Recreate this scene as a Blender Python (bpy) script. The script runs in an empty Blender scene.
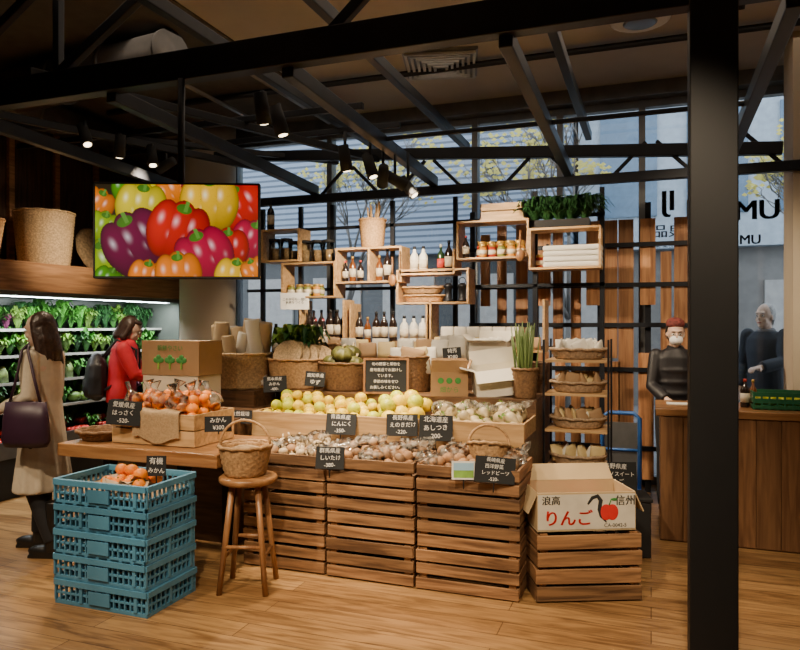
import bpy, bmesh, math, random
from mathutils import Vector, Matrix
R=random.Random(7)
SC=bpy.context.scene; COL=SC.collection
cC,sC=math.cos(math.radians(20)),math.sin(math.radians(20))
pi=math.pi
# ---------- measuring helpers (photo frame 800x650, focal 690, eye height 1.5)
def Q(px,py,v):
    t=(px-400)/690; cd=v/(t*sC+cC); return (cd*(t*cC-sC), v, 1.5-(py-325)/690*cd)
def Uq(px,v): return Q(px,325,v)[0]
def Zq(px,py,v): return Q(px,py,v)[2]
# ---------- materials
MATS={}
def nmat(name):
    m=bpy.data.materials.new(name); m.use_nodes=True
    return m,m.node_tree.nodes,m.node_tree.links,m.node_tree.nodes['Principled BSDF']
def mat(name,col,rough=.6,metal=0,var=.12,scale=8,emit=0,bump=0,rand=0,trans=0):
    if name in MATS: return MATS[name]
    m,N,L,b=nmat(name); c=(*col,1)
    b.inputs['Roughness'].default_value=rough; b.inputs['Metallic'].default_value=metal
    tc=N.new('ShaderNodeTexCoord'); n=N.new('ShaderNodeTexNoise'); n.inputs['Scale'].default_value=scale; n.inputs['Detail'].default_value=4
    L.new(tc.outputs['Object'],n.inputs['Vector'])
    r=N.new('ShaderNodeValToRGB'); r.color_ramp.elements[0].position=.3; r.color_ramp.elements[1].position=.7
    r.color_ramp.elements[0].color=tuple(x*(1-var) for x in col)+(1,); r.color_ramp.elements[1].color=tuple(min(1,x*(1+var)) for x in col)+(1,)
    L.new(n.outputs['Fac'],r.inputs['Fac']); out=r.outputs['Color']
    if rand:
        oi=N.new('ShaderNodeObjectInfo'); h=N.new('ShaderNodeHueSaturation'); mr=N.new('ShaderNodeMapRange')
        mr.inputs['To Min'].default_value=1-rand; mr.inputs['To Max'].default_value=1+rand
        L.new(oi.outputs['Random'],mr.inputs['Value']); L.new(mr.outputs['Result'],h.inputs['Value']); L.new(out,h.inputs['Color']); out=h.outputs['Color']
    L.new(out,b.inputs['Base Color'])
    if emit:
        L.new(out,b.inputs['Emission Color']); b.inputs['Emission Strength'].default_value=emit
    if bump:
        bp=N.new('ShaderNodeBump'); bp.inputs['Strength'].default_value=bump; bp.inputs['Distance'].default_value=.01
        L.new(n.outputs['Fac'],bp.inputs['Height']); L.new(bp.outputs['Normal'],b.inputs['Normal'])
    if trans: b.inputs['Transmission Weight'].default_value=trans
    MATS[name]=m; return m
def wood(name,c1,c2,axis=0,rough=.5,rand=.18,sc=1.0,bump=.25):
    if name in MATS: return MATS[name]
    m,N,L,b=nmat(name); b.inputs['Roughness'].default_value=rough
    tc=N.new('ShaderNodeTexCoord'); mp=N.new('ShaderNodeMapping'); s=[22*sc]*3; s[axis]=1.6*sc; mp.inputs['Scale'].default_value=s
    oi=N.new('ShaderNodeObjectInfo'); va=N.new('ShaderNodeVectorMath'); va.operation='SCALE'; va.inputs[0].default_value=(7,5,9); L.new(oi.outputs['Random'],va.inputs['Scale'])
    vb=N.new('ShaderNodeVectorMath'); vb.operation='ADD'; L.new(tc.outputs['Object'],vb.inputs[0]); L.new(va.outputs[0],vb.inputs[1]); L.new(vb.outputs[0],mp.inputs['Vector'])
    n=N.new('ShaderNodeTexNoise'); n.inputs['Scale'].default_value=1.5; n.inputs['Detail'].default_value=6; n.inputs['Distortion'].default_value=.6
    L.new(mp.outputs['Vector'],n.inputs['Vector'])
    r=N.new('ShaderNodeValToRGB'); e=r.color_ramp.elements; e[0].position=.36; e[1].position=.64; e[0].color=(*c1,1); e[1].color=(*c2,1)
    L.new(n.outputs['Fac'],r.inputs['Fac'])
    mr=N.new('ShaderNodeMapRange'); mr.inputs['To Min'].default_value=1-rand; mr.inputs['To Max'].default_value=1+rand
    L.new(oi.outputs['Random'],mr.inputs['Value'])
    h=N.new('ShaderNodeHueSaturation'); L.new(mr.outputs['Result'],h.inputs['Value']); L.new(r.outputs['Color'],h.inputs['Color']); L.new(h.outputs['Color'],b.inputs['Base Color'])
    bp=N.new('ShaderNodeBump'); bp.inputs['Strength'].default_value=bump; bp.inputs['Distance'].default_value=.004
    L.new(n.outputs['Fac'],bp.inputs['Height']); L.new(bp.outputs['Normal'],b.inputs['Normal'])
    MATS[name]=m; return m
WC=wood('crate_wood',(.11,.052,.022),(.36,.19,.082),0,rough=.65,rand=.40,bump=.6)
WCY=wood('crate_wood_side',(.11,.052,.022),(.31,.16,.07),1,rough=.65,rand=.25,bump=.6)
WCD=wood('crate_wood_dark',(.07,.034,.015),(.17,.086,.038),0)
WS=wood('shelf_pine',(.42,.245,.10),(.63,.40,.19),0)
WT=wood('table_oak',(.22,.095,.033),(.40,.20,.078),0,rough=.35)
WTZ=wood('stool_wood',(.19,.083,.032),(.35,.17,.068),2,rough=.35)
WF=wood('fascia_wood',(.28,.135,.055),(.48,.25,.115),1)
WSL=wood('slat_wood',(.28,.12,.05),(.50,.25,.11),2,rand=.35)
WDK=wood('dark_boards',(.040,.020,.011),(.11,.055,.027),2)
WCT=wood('counter_wood',(.15,.068,.03),(.28,.14,.062),2)
BLK=mat('black_steel',(.018,.020,.026),.4,.4,.2,5)
BLKM=mat('black_matte',(.012,.012,.013),.7)
BLKC=mat('column_black',(.006,.006,.007),.6)
GRY=mat('grey_metal',(.25,.26,.27),.4,.8)
BLU=mat('blue_plastic',(.085,.27,.43),.42,0,.12,6,rand=.12)
GRN=mat('green_plastic',(.02,.15,.07),.45)
WIC=mat('wicker',(.42,.245,.11),.7,0,.35,60,bump=.4,rand=.15)
WICL=mat('pale_wicker',(.54,.38,.21),.7,0,.35,60,bump=.4,rand=.15)
WICD=mat('dark_wicker',(.20,.105,.045),.7,0,.35,60,bump=.4,rand=.1)
WICG=mat('tan_wicker',(.38,.26,.16),.75,0,.35,60,bump=.4,rand=.1)
CARD=mat('cardboard',(.35,.21,.10),.8,0,.07,12,rand=.05)
CARDW=mat('white_card',(.68,.60,.47),.7,0,.05)
CREAM=mat('cream_plaster',(.52,.44,.33),.8,0,.05,3)
CEIL=mat('ceiling_paint',(.48,.44,.39),.85,0,.08,2)
WHT=mat('white_paper',(.74,.72,.66),.7,0,.04)
LEM=mat('citrus_yellow',(.74,.52,.0),.45,0,.12,14,bump=.08,rand=.18)
LEMG=mat('citrus_green',(.48,.50,.0),.45,0,.2,10,bump=.08,rand=.2)
ORA=mat('orange_peel',(.84,.23,.0),.42,0,.1,30,bump=.1,rand=.12)
STEM=mat('stem_green',(.10,.20,.03),.6)
POT=mat('tuber_brown',(.32,.17,.08),.75,0,.3,14,bump=.3,rand=.35)
RAD=mat('radish_cream',(.62,.50,.29),.45,0,.12,10,rand=.15)
MUSH=mat('mushroom_tan',(.30,.165,.08),.6,0,.3,12,rand=.35)
SQG=mat('squash_green',(.14,.14,.035),.5,0,.6,9,bump=.2,rand=.3)
LF=mat('leaf_green',(.05,.21,.022),.5,0,.5,14,rand=.35)
LF2=mat('leaf_light',(.19,.36,.05),.5,0,.4,14,rand=.3)
LF3=mat('leaf_dark',(.02,.085,.02),.5,0,.4,14,rand=.2)
PUR=mat('leaf_purple',(.16,.03,.08),.5,0,.4,14,rand=.2)
TOM=mat('tomato_red',(.6,.03,.015),.3,0,.1,10,rand=.1)
BG=mat('bottle_dark_glass',(.02,.012,.01),.12)
BGA=mat('bottle_amber',(.16,.05,.012),.15)
BGG=mat('bottle_green_glass',(.02,.05,.02),.12)
LBL=mat('bottle_label',(.60,.53,.42),.7,0,.05)
LBLR=mat('red_label',(.5,.04,.03),.6)
CAPG=mat('gold_cap',(.5,.32,.08),.4,.6)
BURL=mat('burlap',(.40,.27,.145),.9,0,.2,90,bump=.4)
SKIN=mat('skin',(.66,.45,.34),.5,0,.05,20)
HAIRB=mat('hair_dark_brown',(.040,.018,.011),.4,0,.4,50,bump=.4)
HAIRK=mat('hair_black',(.012,.009,.008),.4,0,.4,50,bump=.4)
HAIRG=mat('hair_grey',(.42,.41,.40),.5,0,.4,60,bump=.4)
EYEW=mat('eye_white',(.7,.7,.68),.3); IRIS=mat('iris',(.02,.012,.01),.2); LIP=mat('lip',(.42,.12,.09),.5)
INKW=mat('chalk_white',(.80,.78,.74),.8); INKB=mat('ink_black',(.02,.02,.02),.8); INKR=mat('ink_red',(.65,.02,.015),.7)
INKG=mat('ink_green',(.05,.25,.05),.7)
CHB=mat('chalkboard',(.010,.011,.012),.75,0,.2)
def glassmat(name,col,rough=.02,milk=0):
    m,N,L,b=nmat(name); out=N['Material Output']; N.remove(b)
    tr=N.new('ShaderNodeBsdfTransparent'); tr.inputs[0].default_value=(*col,1); g=N.new('ShaderNodeBsdfGlossy'); g.inputs['Roughness'].default_value=rough
    fr=N.new('ShaderNodeFresnel'); fr.inputs[0].default_value=1.45; mx=N.new('ShaderNodeMixShader')
    L.new(fr.outputs[0],mx.inputs[0]); L.new(tr.outputs[0],mx.inputs[1]); L.new(g.outputs[0],mx.inputs[2]); o=mx.outputs[0]
    if milk:
        d=N.new('ShaderNodeBsdfDiffuse'); d.inputs[0].default_value=(.85,.80,.70,1); m2=N.new('ShaderNodeMixShader')
        n=N.new('ShaderNodeTexNoise'); n.inputs['Scale'].default_value=25; r=N.new('ShaderNodeMapRange'); r.inputs['From Min'].default_value=.45; r.inputs['From Max'].default_value=.65; r.inputs['To Max'].default_value=milk*2
        tc=N.new('ShaderNodeTexCoord'); L.new(tc.outputs['Object'],n.inputs['Vector']); L.new(n.outputs['Fac'],r.inputs['Value']); L.new(r.outputs[0],m2.inputs[0])
        L.new(o,m2.inputs[1]); L.new(d.outputs[0],m2.inputs[2]); o=m2.outputs[0]
    L.new(o,out.inputs['Surface']); MATS[name]=m; return m
GLS=glassmat('window_glass',(.94,.96,.96)); JAR=glassmat('jar_glass',(.75,.8,.78),.05)
BAG=glassmat('clear_bag',(.93,.92,.90),.12,.12)
# ---------- mesh builder
class B:
    def __init__(s): s.v=[];s.f=[];s.m=[];s.s=[]
    def add(s,vs,fs,m=0,sm=False):
        o=len(s.v); s.v+= [tuple(x) for x in vs]
        for f in fs: s.f.append(tuple(i+o for i in f)); s.m.append(m); s.s.append(sm)
        return s
    def box(s,c,d,m=0,M=None):
        x,y,z=[k/2 for k in d]; vs=[Vector((a*x,b*y,e*z)) for a in(-1,1) for b in(-1,1) for e in(-1,1)]
        if M is not None: vs=[M@p for p in vs]
        vs=[p+Vector(c) for p in vs]
        return s.add(vs,[(0,1,3,2),(4,6,7,5),(0,4,5,1),(2,3,7,6),(0,2,6,4),(1,5,7,3)],m)
    def bb(s,x0,x1,y0,y1,z0,z1,m=0): return s.box(((x0+x1)/2,(y0+y1)/2,(z0+z1)/2),(abs(x1-x0),abs(y1-y0),abs(z1-z0)),m)
    def beam(s,a,b,w,h,m=0):
        a=Vector(a);b=Vector(b);d=b-a;q=d.to_track_quat('X','Z'); return s.box((a+b)/2,(d.length,w,h),m,q.to_matrix())
    def tube(s,pts,rs,n=8,m=0,sm=True,cap=True):
        pts=[Vector(p) for p in pts]
        if not isinstance(rs,(list,tuple)): rs=[rs]*len(pts)
        vs=[];fs=[];k=len(pts); prev=None
        for i,p in enumerate(pts):
            d=(pts[min(i+1,k-1)]-pts[max(i-1,0)]).normalized()
            if prev is None:
                up=Vector((0,0,1)) if abs(d.z)<.9 else Vector((1,0,0)); x=d.cross(up).normalized()
            else:
                x=(prev-d*prev.dot(d)).normalized()
            prev=x; y=d.cross(x)
            for j in range(n):
                a=2*pi*j/n; vs.append(p+(x*math.cos(a)+y*math.sin(a))*rs[i])
        for i in range(k-1):
            for j in range(n): fs.append((i*n+j,i*n+(j+1)%n,(i+1)*n+(j+1)%n,(i+1)*n+j))
        if cap: fs.append(tuple(range(n-1,-1,-1))); fs.append(tuple(range((k-1)*n,k*n)))
        return s.add(vs,fs,m,sm)
    def lathe(s,prof,n=16,m=0,c=(0,0,0),sx=1,sy=1,sm=True,wv=0):
        vs=[];fs=[];k=len(prof)
        for i,(r,z) in enumerate(prof):
            for j in range(n):
                a=2*pi*j/n; rr=r+(wv if (i+j//2)%2 else -wv)
                vs.append((c[0]+rr*math.cos(a)*sx,c[1]+rr*math.sin(a)*sy,c[2]+z))
        for i in range(k-1):
            for j in range(n): fs.append((i*n+j,i*n+(j+1)%n,(i+1)*n+(j+1)%n,(i+1)*n+j))
        if prof[0][0]>1e-4: fs.append(tuple(range(n-1,-1,-1)))
        if prof[-1][0]>1e-4: fs.append(tuple(range((k-1)*n,k*n)))
        return s.add(vs,fs,m,sm)
    def sph(s,c,r,m=0,n=12,M=None,lobes=0,la=.08):
        if not isinstance(r,(list,tuple)): r=(r,r,r)
        k=max(6,n//2+2); vs=[];fs=[]
        for i in range(k+1):
            t=pi*i/k
            for j in range(n):
                a=2*pi*j/n; q=1-la*math.cos(lobes*a)*math.sin(t) if lobes else 1
                p=Vector((r[0]*q*math.sin(t)*math.cos(a),r[1]*q*math.sin(t)*math.sin(a),-r[2]*math.cos(t)))
                if M is not None: p=M@p
                vs.append(p+Vector(c))
        for i in range(k):
            for j in range(n): fs.append((i*n+j,i*n+(j+1)%n,(i+1)*n+(j+1)%n,(i+1)*n+j))
        return s.add(vs,fs,m,True)
    def loft(s,rings,n=24,m=0):
        vs=[];fs=[];k=len(rings)
        for (cx,cy,cz,rx,ry) in rings:
            for j in range(n):
                a=2*pi*j/n; vs.append((cx+rx*math.cos(a),cy+ry*math.sin(a),cz))
        for i in range(k-1):
            for j in range(n): fs.append((i*n+j,i*n+(j+1)%n,(i+1)*n+(j+1)%n,(i+1)*n+j))
        fs.append(tuple(range(n-1,-1,-1))); fs.append(tuple(range((k-1)*n,k*n)))
        return s.add(vs,fs,m,True)
    def mesh(s,name,mats):
        me=bpy.data.meshes.new(name); me.from_pydata(s.v,[],s.f)
        for m in mats: me.materials.append(m)
        me.polygons.foreach_set('material_index',s.m); me.polygons.foreach_set('use_smooth',s.s)
        bm=bmesh.new(); bm.from_mesh(me); bmesh.ops.remove_doubles(bm,verts=bm.verts,dist=1e-5); bmesh.ops.recalc_face_normals(bm,faces=bm.faces); bm.to_mesh(me); bm.free(); me.update(); return me
def ob(name,data,loc=(0,0,0),rot=(0,0,0),parent=None,label=None,cat=None,group=None,kind=None,bev=0,scale=None):
    o=bpy.data.objects.new(name,data); COL.objects.link(o); o.location=loc; o.rotation_euler=rot
    if scale: o.scale=scale if isinstance(scale,tuple) else (scale,)*3
    if parent: o.parent=parent
    if label: o['label']=label
    if cat and not parent: o['category']=cat
    if group: o['group']=group
    if kind: o['kind']=kind
    if bev:
        b=o.modifiers.new('bevel','BEVEL'); b.width=bev; b.segments=2; b.limit_method='ANGLE'
    return o
def mk(b,name,mats,**k): return ob(name,b.mesh(name,mats if isinstance(mats,(list,tuple)) else [mats]),**k)
def dup(root,loc,rot=None,scale=None,label=None,group=None):
    n=root.copy(); COL.objects.link(n); n.location=loc
    if rot is not None: n.rotation_euler=rot
    if scale: n.scale=scale if isinstance(scale,tuple) else (scale,)*3
    if label: n['label']=label
    if group: n['group']=group
    def rec(a,b):
        for c in a.children:
            d=c.copy(); COL.objects.link(d); d.parent=b; rec(c,d)
    rec(root,n); return n
def kill(root):
    for c in list(root.children): kill(c)
    bpy.data.objects.remove(root)
ALLP=[]
class Proto:
    """build once, place by copying; first placement reuses the original"""
    def __init__(s,root): s.r=root; s.used=False; ALLP.append(s)
    def put(s,loc,rot=None,scale=None,label=None,group=None):
        if not s.used:
            s.used=True; r=s.r; r.location=loc
            if rot is not None: r.rotation_euler=rot
            if scale: r.scale=scale if isinstance(scale,tuple) else (scale,)*3
            if label: r['label']=label
            if group: r['group']=group
            return r
        return dup(s.r,loc,rot if rot is not None else (0,0,0),scale or (1,1,1),label,group)
def text(s,size,loc,rot,parent,m,name='lettering',align='CENTER',ext=0.0005,mirror=False,bold=0):
    c=bpy.data.curves.new('t','FONT'); c.body=s; c.size=size; c.align_x=align; c.align_y='CENTER'; c.extrude=ext; c.offset=bold
    t=bpy.data.objects.new('t',c); COL.objects.link(t)
    me=bpy.data.meshes.new_from_object(t.evaluated_get(bpy.context.evaluated_depsgraph_get())); bpy.data.objects.remove(t)
    if mirror:
        for v in me.vertices: v.co.x*=-1
        me.flip_normals()
    me.materials.clear(); me.materials.append(m)
    return ob(name,me,loc=loc,rot=rot,parent=parent)
def fuse(b,voxel,smooth,name,mats,**k):
    me=b.mesh('tmp',[mats[0] if isinstance(mats,list) else mats]); o=bpy.data.objects.new('tmp',me); COL.objects.link(o)
    r=o.modifiers.new('r','REMESH'); r.mode='VOXEL'; r.voxel_size=voxel; r.use_smooth_shade=True
    if smooth: q=o.modifiers.new('s','SMOOTH'); q.iterations=smooth; q.factor=.5
    dg=bpy.context.evaluated_depsgraph_get(); m2=bpy.data.meshes.new_from_object(o.evaluated_get(dg)); bpy.data.objects.remove(o)
    m2.materials.clear(); m2.materials.append(mats[0] if isinstance(mats,list) else mats)
    for p in m2.polygons: p.use_smooth=True; p.material_index=0
    return ob(name,m2,**k)

# ================= SETTING
def floor_mat():
    m,N,L,b=nmat('oak_floor'); tc=N.new('ShaderNodeTexCoord')
    br=N.new('ShaderNodeTexBrick'); br.inputs['Scale'].default_value=1; br.inputs['Brick Width'].default_value=1.9; br.inputs['Row Height'].default_value=.15
    br.inputs['Mortar Size'].default_value=.0022; br.inputs['Color1'].default_value=(.27,.145,.058,1); br.inputs['Color2'].default_value=(.43,.255,.11,1); br.inputs['Mortar'].default_value=(.08,.035,.015,1)
    br.offset=.37; L.new(tc.outputs['Object'],br.inputs['Vector'])
    mp=N.new('ShaderNodeMapping'); mp.inputs['Scale'].default_value=(1.0,9,1); L.new(tc.outputs['Object'],mp.inputs['Vector'])
    n=N.new('ShaderNodeTexNoise'); n.inputs['Scale'].default_value=2; n.inputs['Detail'].default_value=8; n.inputs['Distortion'].default_value=1.8; L.new(mp.outputs[0],n.inputs['Vector'])
    mx=N.new('ShaderNodeMixRGB'); mx.blend_type='MULTIPLY'; mx.inputs[0].default_value=.9
    r=N.new('ShaderNodeValToRGB'); r.color_ramp.elements[0].position=.33; r.color_ramp.elements[0].color=(.46,.40,.34,1); r.color_ramp.elements[1].position=.60; r.color_ramp.elements[1].color=(1.1,1.08,1,1)
    L.new(n.outputs['Fac'],r.inputs['Fac']); L.new(br.outputs['Color'],mx.inputs[1]); L.new(r.outputs['Color'],mx.inputs[2]); L.new(mx.outputs[0],b.inputs['Base Color'])
    b.inputs['Roughness'].default_value=.32
    bp=N.new('ShaderNodeBump'); bp.inputs['Strength'].default_value=.3; bp.inputs['Distance'].default_value=.003; L.new(br.outputs['Fac'],bp.inputs['Height']); bp.invert=True; L.new(bp.outputs[0],b.inputs['Normal'])
    return m
GV=6.9
def struct(name,x0,x1,y0,y1,z0,z1,m,label):
    b=B().bb(x0,x1,y0,y1,z0,z1); return mk(b,name,m,kind='structure',label=label)
struct('floor',-6.2,3.6,-2,GV,-.1,0,floor_mat(),'glossy oak plank shop floor')
struct('ceiling',-6.2,3.6,-2,GV,3.75,3.9,CEIL,'grey beige painted concrete ceiling')
struct('trim_3',-6.0,-3.1,-2,GV-.15,3.735,3.75,mat('ceiling_shade',(.10,.088,.075),.9),'dark panel added to shade the ceiling above the produce case')  # dark sheet added under the ceiling, its colour stands in for shade
struct('wall_left',-6.2,-6.0,-2,GV+.1,0,3.75,WDK,'dark timber board wall')
struct('wall_right',3.4,3.6,-2,GV,0,3.75,CREAM,'cream plaster wall')
struct('wall_front',-6.2,3.6,-2.2,-2,0,3.75,CREAM,'plaster wall of the shop')
WL=Uq(236,GV)
struct('wall_back',-6.0,WL,GV,GV+.12,0,3.75,WDK,'dark wall beside the shop windows')
struct('trim_1',WL,3.6,GV-.15,GV+.15,3.62,3.75,GRY,'grey metal window head trim')
edges=[WL,Uq(330,GV),Uq(475,GV),Uq(560,GV),Uq(642,GV),Uq(732,GV),3.4]
for i in range(len(edges)-1):
    a,b_=edges[i],edges[i+1]
    r=ob('window_%d'%(i+1),None,kind='structure',label='tall shop window with grey metal mullions')
    mk(B().bb(a,b_,GV+.04,GV+.05,.08,3.62),'pane',GLS,parent=r)
    f=B().bb(a-.03,a+.03,GV-.02,GV+.1,0,3.62).bb(a,b_,GV-.02,GV+.1,0,.08).bb(a,b_,GV-.01,GV+.08,3.55,3.62)
    mk(f,'frame',GRY,parent=r)
DUC=mat('duct_metal',(.22,.21,.20),.4,.7)
def duct(pts,r,label):
    b=B().tube(pts,r,n=24); a=Vector(pts[0]);d=Vector(pts[-1])-a; n=max(2,int(d.length/.5))
    for i in range(n+1): p=a+d*i/n; b.tube([p-d.normalized()*.015,p+d.normalized()*.015],r+.012,n=24)
    mk(b,'air_duct',DUC,label=label,cat='duct')
duct([(-5.2,4.5,3.53),(-3.4,4.3,3.53)],.18,'round galvanised air duct with seams under the ceiling')
duct([(-5.6,2.4,3.56),(-5.6,6.6,3.56)],.15,'round galvanised air duct along the side wall')
for yy in (2.6,3.0,5.7): 
    mk(B().tube([(-5.3,yy,3.70),(2.5,yy,3.70)],.028),'ceiling_pipe',BLKM,label='thin dark service pipe running below the ceiling',cat='pipe')
for xx in (-3.9,-3.2,-2.9):
    mk(B().tube([(xx,4.9,3.64),(xx,6.6,3.64)],.02),'ceiling_pipe',DUC,label='thin metal conduit below the ceiling shade panel',cat='pipe')
x=Uq(441,5.66)
r=ob('air_diffuser',None,loc=(x,5.66,3.69),rot=(0,0,.25),label='square metal ceiling air diffuser with louvres',cat='vent')
b=B()
for i in range(6):
    s=.28-.046*i; z=.02-.004*i
    b.box((0,s,z),(2*s+.03,.022,.02)); b.box((0,-s,z),(2*s+.03,.022,.02)); b.box((s,0,z),(.022,2*s,.02)); b.box((-s,0,z),(.022,2*s,.02))
mk(b,'louvre',mat('diffuser_grey',(.50,.50,.48),.5),parent=r); mk(B().bb(-.31,.31,-.31,.31,.035,.058),'housing',GRY,parent=r)
x=Uq(640,5.3)
r=ob('ceiling_speaker',None,loc=(x,5.3,3.71),label='round white recessed ceiling speaker',cat='speaker')
mk(B().lathe([(.20,.03),(.21,0),(.17,-.02)],24),'rim',WHT,parent=r); mk(B().lathe([(.001,-.03),(.10,-.03),(.12,-.021)],24),'grille',GRY,parent=r)
# steel frame
JX=[-4.25,-3.05,-1.85,-.66,.57,1.8]
def steel(pa,pb,w,h,label): return mk(B().beam(pa,pb,w,h),'steel_beam',BLK,label=label,cat='beam',bev=.006)
steel((-5.9,3.3,2.98),(3.3,3.3,2.98),.09,.17,'large black steel beam nearest the entrance')
steel((-5.0,6.0,2.72),(1.55,6.0,2.72),.07,.08,'black steel lower chord above the shelf wall')
steel((-4.2,6.0,3.22),(.95,6.0,2.86),.07,.10,'black sloping steel upper chord of the roof frame')
for j in JX: steel((j,3.3,2.885),(j,6.0,2.80),.07,.09,'black steel joist spanning between the two main beams')
for j in (-2.6,-1.75,-.56): steel((j,.5,3.3),(j,6.8,3.3),.06,.08,'black steel rafter below the ceiling')
for j in (-3.0,-2.2,-1.2,-.3,0.35,): 
    steel((j,6.0,2.74),(j+.26,6.0,3.0),.03,.03,'short black diagonal brace'); steel((j+.6,6.0,2.74),(j+.34,6.0,3.0),.03,.03,'short black diagonal brace')
for (a,c) in ((-5.6,-4.6),(-4.6,-3.6),(-3.5,-2.5),(-1.6,-.9)):
    steel((a,3.32,3.05),(c,3.32,3.66),.05,.06,'black diagonal brace rising to the ceiling')
for j in (-4.6,-3.5): steel((j,3.34,3.06),(j,3.34,3.7),.05,.05,'black hanger post to the ceiling')
for j in (-4.9,-3.7,): steel((j,3.3,3.10),(j+1.3,6.0,3.05),.05,.06,'black oblique brace under the ceiling')
steel((-5.4,4.7,3.12),(-2.0,4.7,3.12),.04,.05,'thin black cross rail under the ceiling')
steel((-5.4,5.5,3.20),(-2.0,5.5,3.20),.04,.05,'thin black cross rail under the ceiling')
steel((-5.6,3.6,3.16),(-3.0,6.4,3.16),.05,.05,'black oblique brace under the ceiling')
steel((-1.85,4.7,2.86),(.57,4.7,2.86),.03,.03,'thin black track rail between joists')
mk(B().bb(.155,.345,3.2,3.4,0,3.75),'steel_column',BLKC,label='thick square black steel column standing on oak floor',cat='column',bev=.006)
x=Uq(785,6.0)+.01
struct('trim_2',x+.045,x+.5,6.0,6.4,0,3.75,CREAM,'cream plaster pillar by the window')
mk(B().lathe([(.30,0),(.30,3.75)],32,c=(Uq(208,6.4),6.4,0)),'round_pillar',CREAM,label='round cream plaster pillar beside the refrigerated case',cat='pillar')
# ================= EXTERIOR
def siding(name,c1,c2,freq):
    m,N,L,b=nmat(name); tc=N.new('ShaderNodeTexCoord'); w=N.new('ShaderNodeTexWave'); w.bands_direction='Z'; w.inputs['Scale'].default_value=freq; w.inputs['Distortion'].default_value=0
    L.new(tc.outputs['Object'],w.inputs['Vector']); r=N.new('ShaderNodeValToRGB'); r.color_ramp.elements[0].position=.25; r.color_ramp.elements[1].position=.4
    r.color_ramp.elements[0].color=(*c1,1); r.color_ramp.elements[1].color=(*c2,1); L.new(w.outputs['Fac'],r.inputs['Fac']); L.new(r.outputs[0],b.inputs['Base Color']); b.inputs['Roughness'].default_value=.5
    return m
ASP=mat('asphalt',(.14,.14,.145),.9,0,.2,4)
mk(B().bb(-25,20,GV+.15,40,-.12,-.02),'street_pavement',ASP,label='grey street and pavement outside the windows',cat='street',kind='structure')
r=ob('office_building',None,loc=(0,13,0),label='blue-grey building with horizontal louvre cladding across the street',cat='building')
mk(B().bb(-16,-1.4,0,4,2.9,14),'cladding',siding('louvre_siding',(.09,.12,.17),(.25,.315,.42),2.6),parent=r)
mk(B().bb(-16,-1.4,.3,4,-.02,2.9),'shopfront',mat('shopfront_dark',(.06,.065,.07),.3),parent=r)
for k in range(6): mk(B().bb(-10+1.6*k,-8.9+1.6*k,.24,.3,.3,2.5),'shop_window',mat('warm_shop_window',(.25,.25,.25),.3,emit=.4),parent=r)
for k in range(4): mk(B().bb(-15+3.4*k,-12.4+3.4*k,-.06,.02,5.6,7.2),'window',mat('blue_pane',(.10,.17,.26),.15),parent=r)
r=ob('pale_building',None,loc=(0,13.5,0),label='pale concrete building with tall windows across the street',cat='building')
mk(B().bb(-1.3,14,0,4,2.9,14),'wall',mat('pale_concrete',(.34,.40,.47),.8),parent=r)
mk(B().bb(-1.3,14,.3,4,-.02,2.9),'shopfront',mat('shopfront_grey',(.16,.155,.15),.4),parent=r)
for k in range(5): 
    for l in range(2): mk(B().bb(-.9+1.5*k,.1+1.5*k,-.04,.02,3.5+2.6*l,5.4+2.6*l),'window',mat('blue_pane',(.10,.17,.26),.15),parent=r)
for k in range(4): mk(B().bb(.6+1.3*k,1.4+1.3*k,.22,.3,.4,2.3),'shop_window',mat('warm_shop_window',(.25,.25,.25),.3,emit=.4),parent=r)
def tree(loc,seed,h,label):
    rr=random.Random(seed); b=B(); lf=B()
    def br(p,d,l,r,n):
        q=p+d*l*.5+Vector((rr.uniform(-.05,.05),rr.uniform(-.05,.05),0)); e=p+d*l
        b.tube([p,q,e],[r,r*.85,r*.68],n=5)
        if n==0:
            for _ in range(2):
                c=e+Vector([rr.uniform(-.12,.12) for _ in range(3)]); s=.04
                lf.add([c,c+Vector((s,0,s*.5)),c+Vector((0,.02,s*1.4)),c+Vector((-s,.01,s*.6))],[(0,1,2,3)])
            return
        for _ in range(3 if n>2 else 2):
            nd=(d+Vector([rr.uniform(-.6,.6),rr.uniform(-.5,.5),rr.uniform(-.1,.5)])).normalized(); br(e,nd,l*rr.uniform(.55,.78),r*.62,n-1)
    br(Vector((0,0,0)),Vector((0,0,1)),h,.06,6)
    r=ob('street_tree',None,loc=loc,label=label,cat='tree'); mk(b,'trunk',mat('bark',(.16,.15,.14),.8),parent=r)
    mk(lf,'leaves',mat('yellow_leaves',(.50,.44,.10),.6),parent=r,kind='stuff')
tree((-1.1,10.0,-.02),3,1.6,'bare street tree with a few yellow leaves')
tree((-4.6,10.0,-.02),5,1.6,'slender bare street tree behind the window')
tree((2.6,10.4,-.02),8,1.5,'bare street tree by the pale building')
r=ob('window_sign',None,loc=(0,GV-.01,0),label='dark shop name lettering on glass, seen reversed from inside',cat='sign')
SGN=mat('sign_vinyl',(.02,.025,.03),.6)
def btxt(s,size,px,py,mir=False,d=.008):
    for dx in (-d,0,d): text(s,size,(Uq(px,GV)+dx,0,Zq(px,py,GV)),(pi/2,0,0),r,SGN,mirror=mir)
btxt('MU',.25,757,211); btxt('IJ',.27,668,202,True); btxt('MU',.12,750,240,False,.003); btxt('良品',.13,668,232,True,.003)
text('食品 野菜 果物',.05,(Uq(668,GV),0,Zq(668,246,GV)),(pi/2,0,0),r,SGN,mirror=True)
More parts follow.
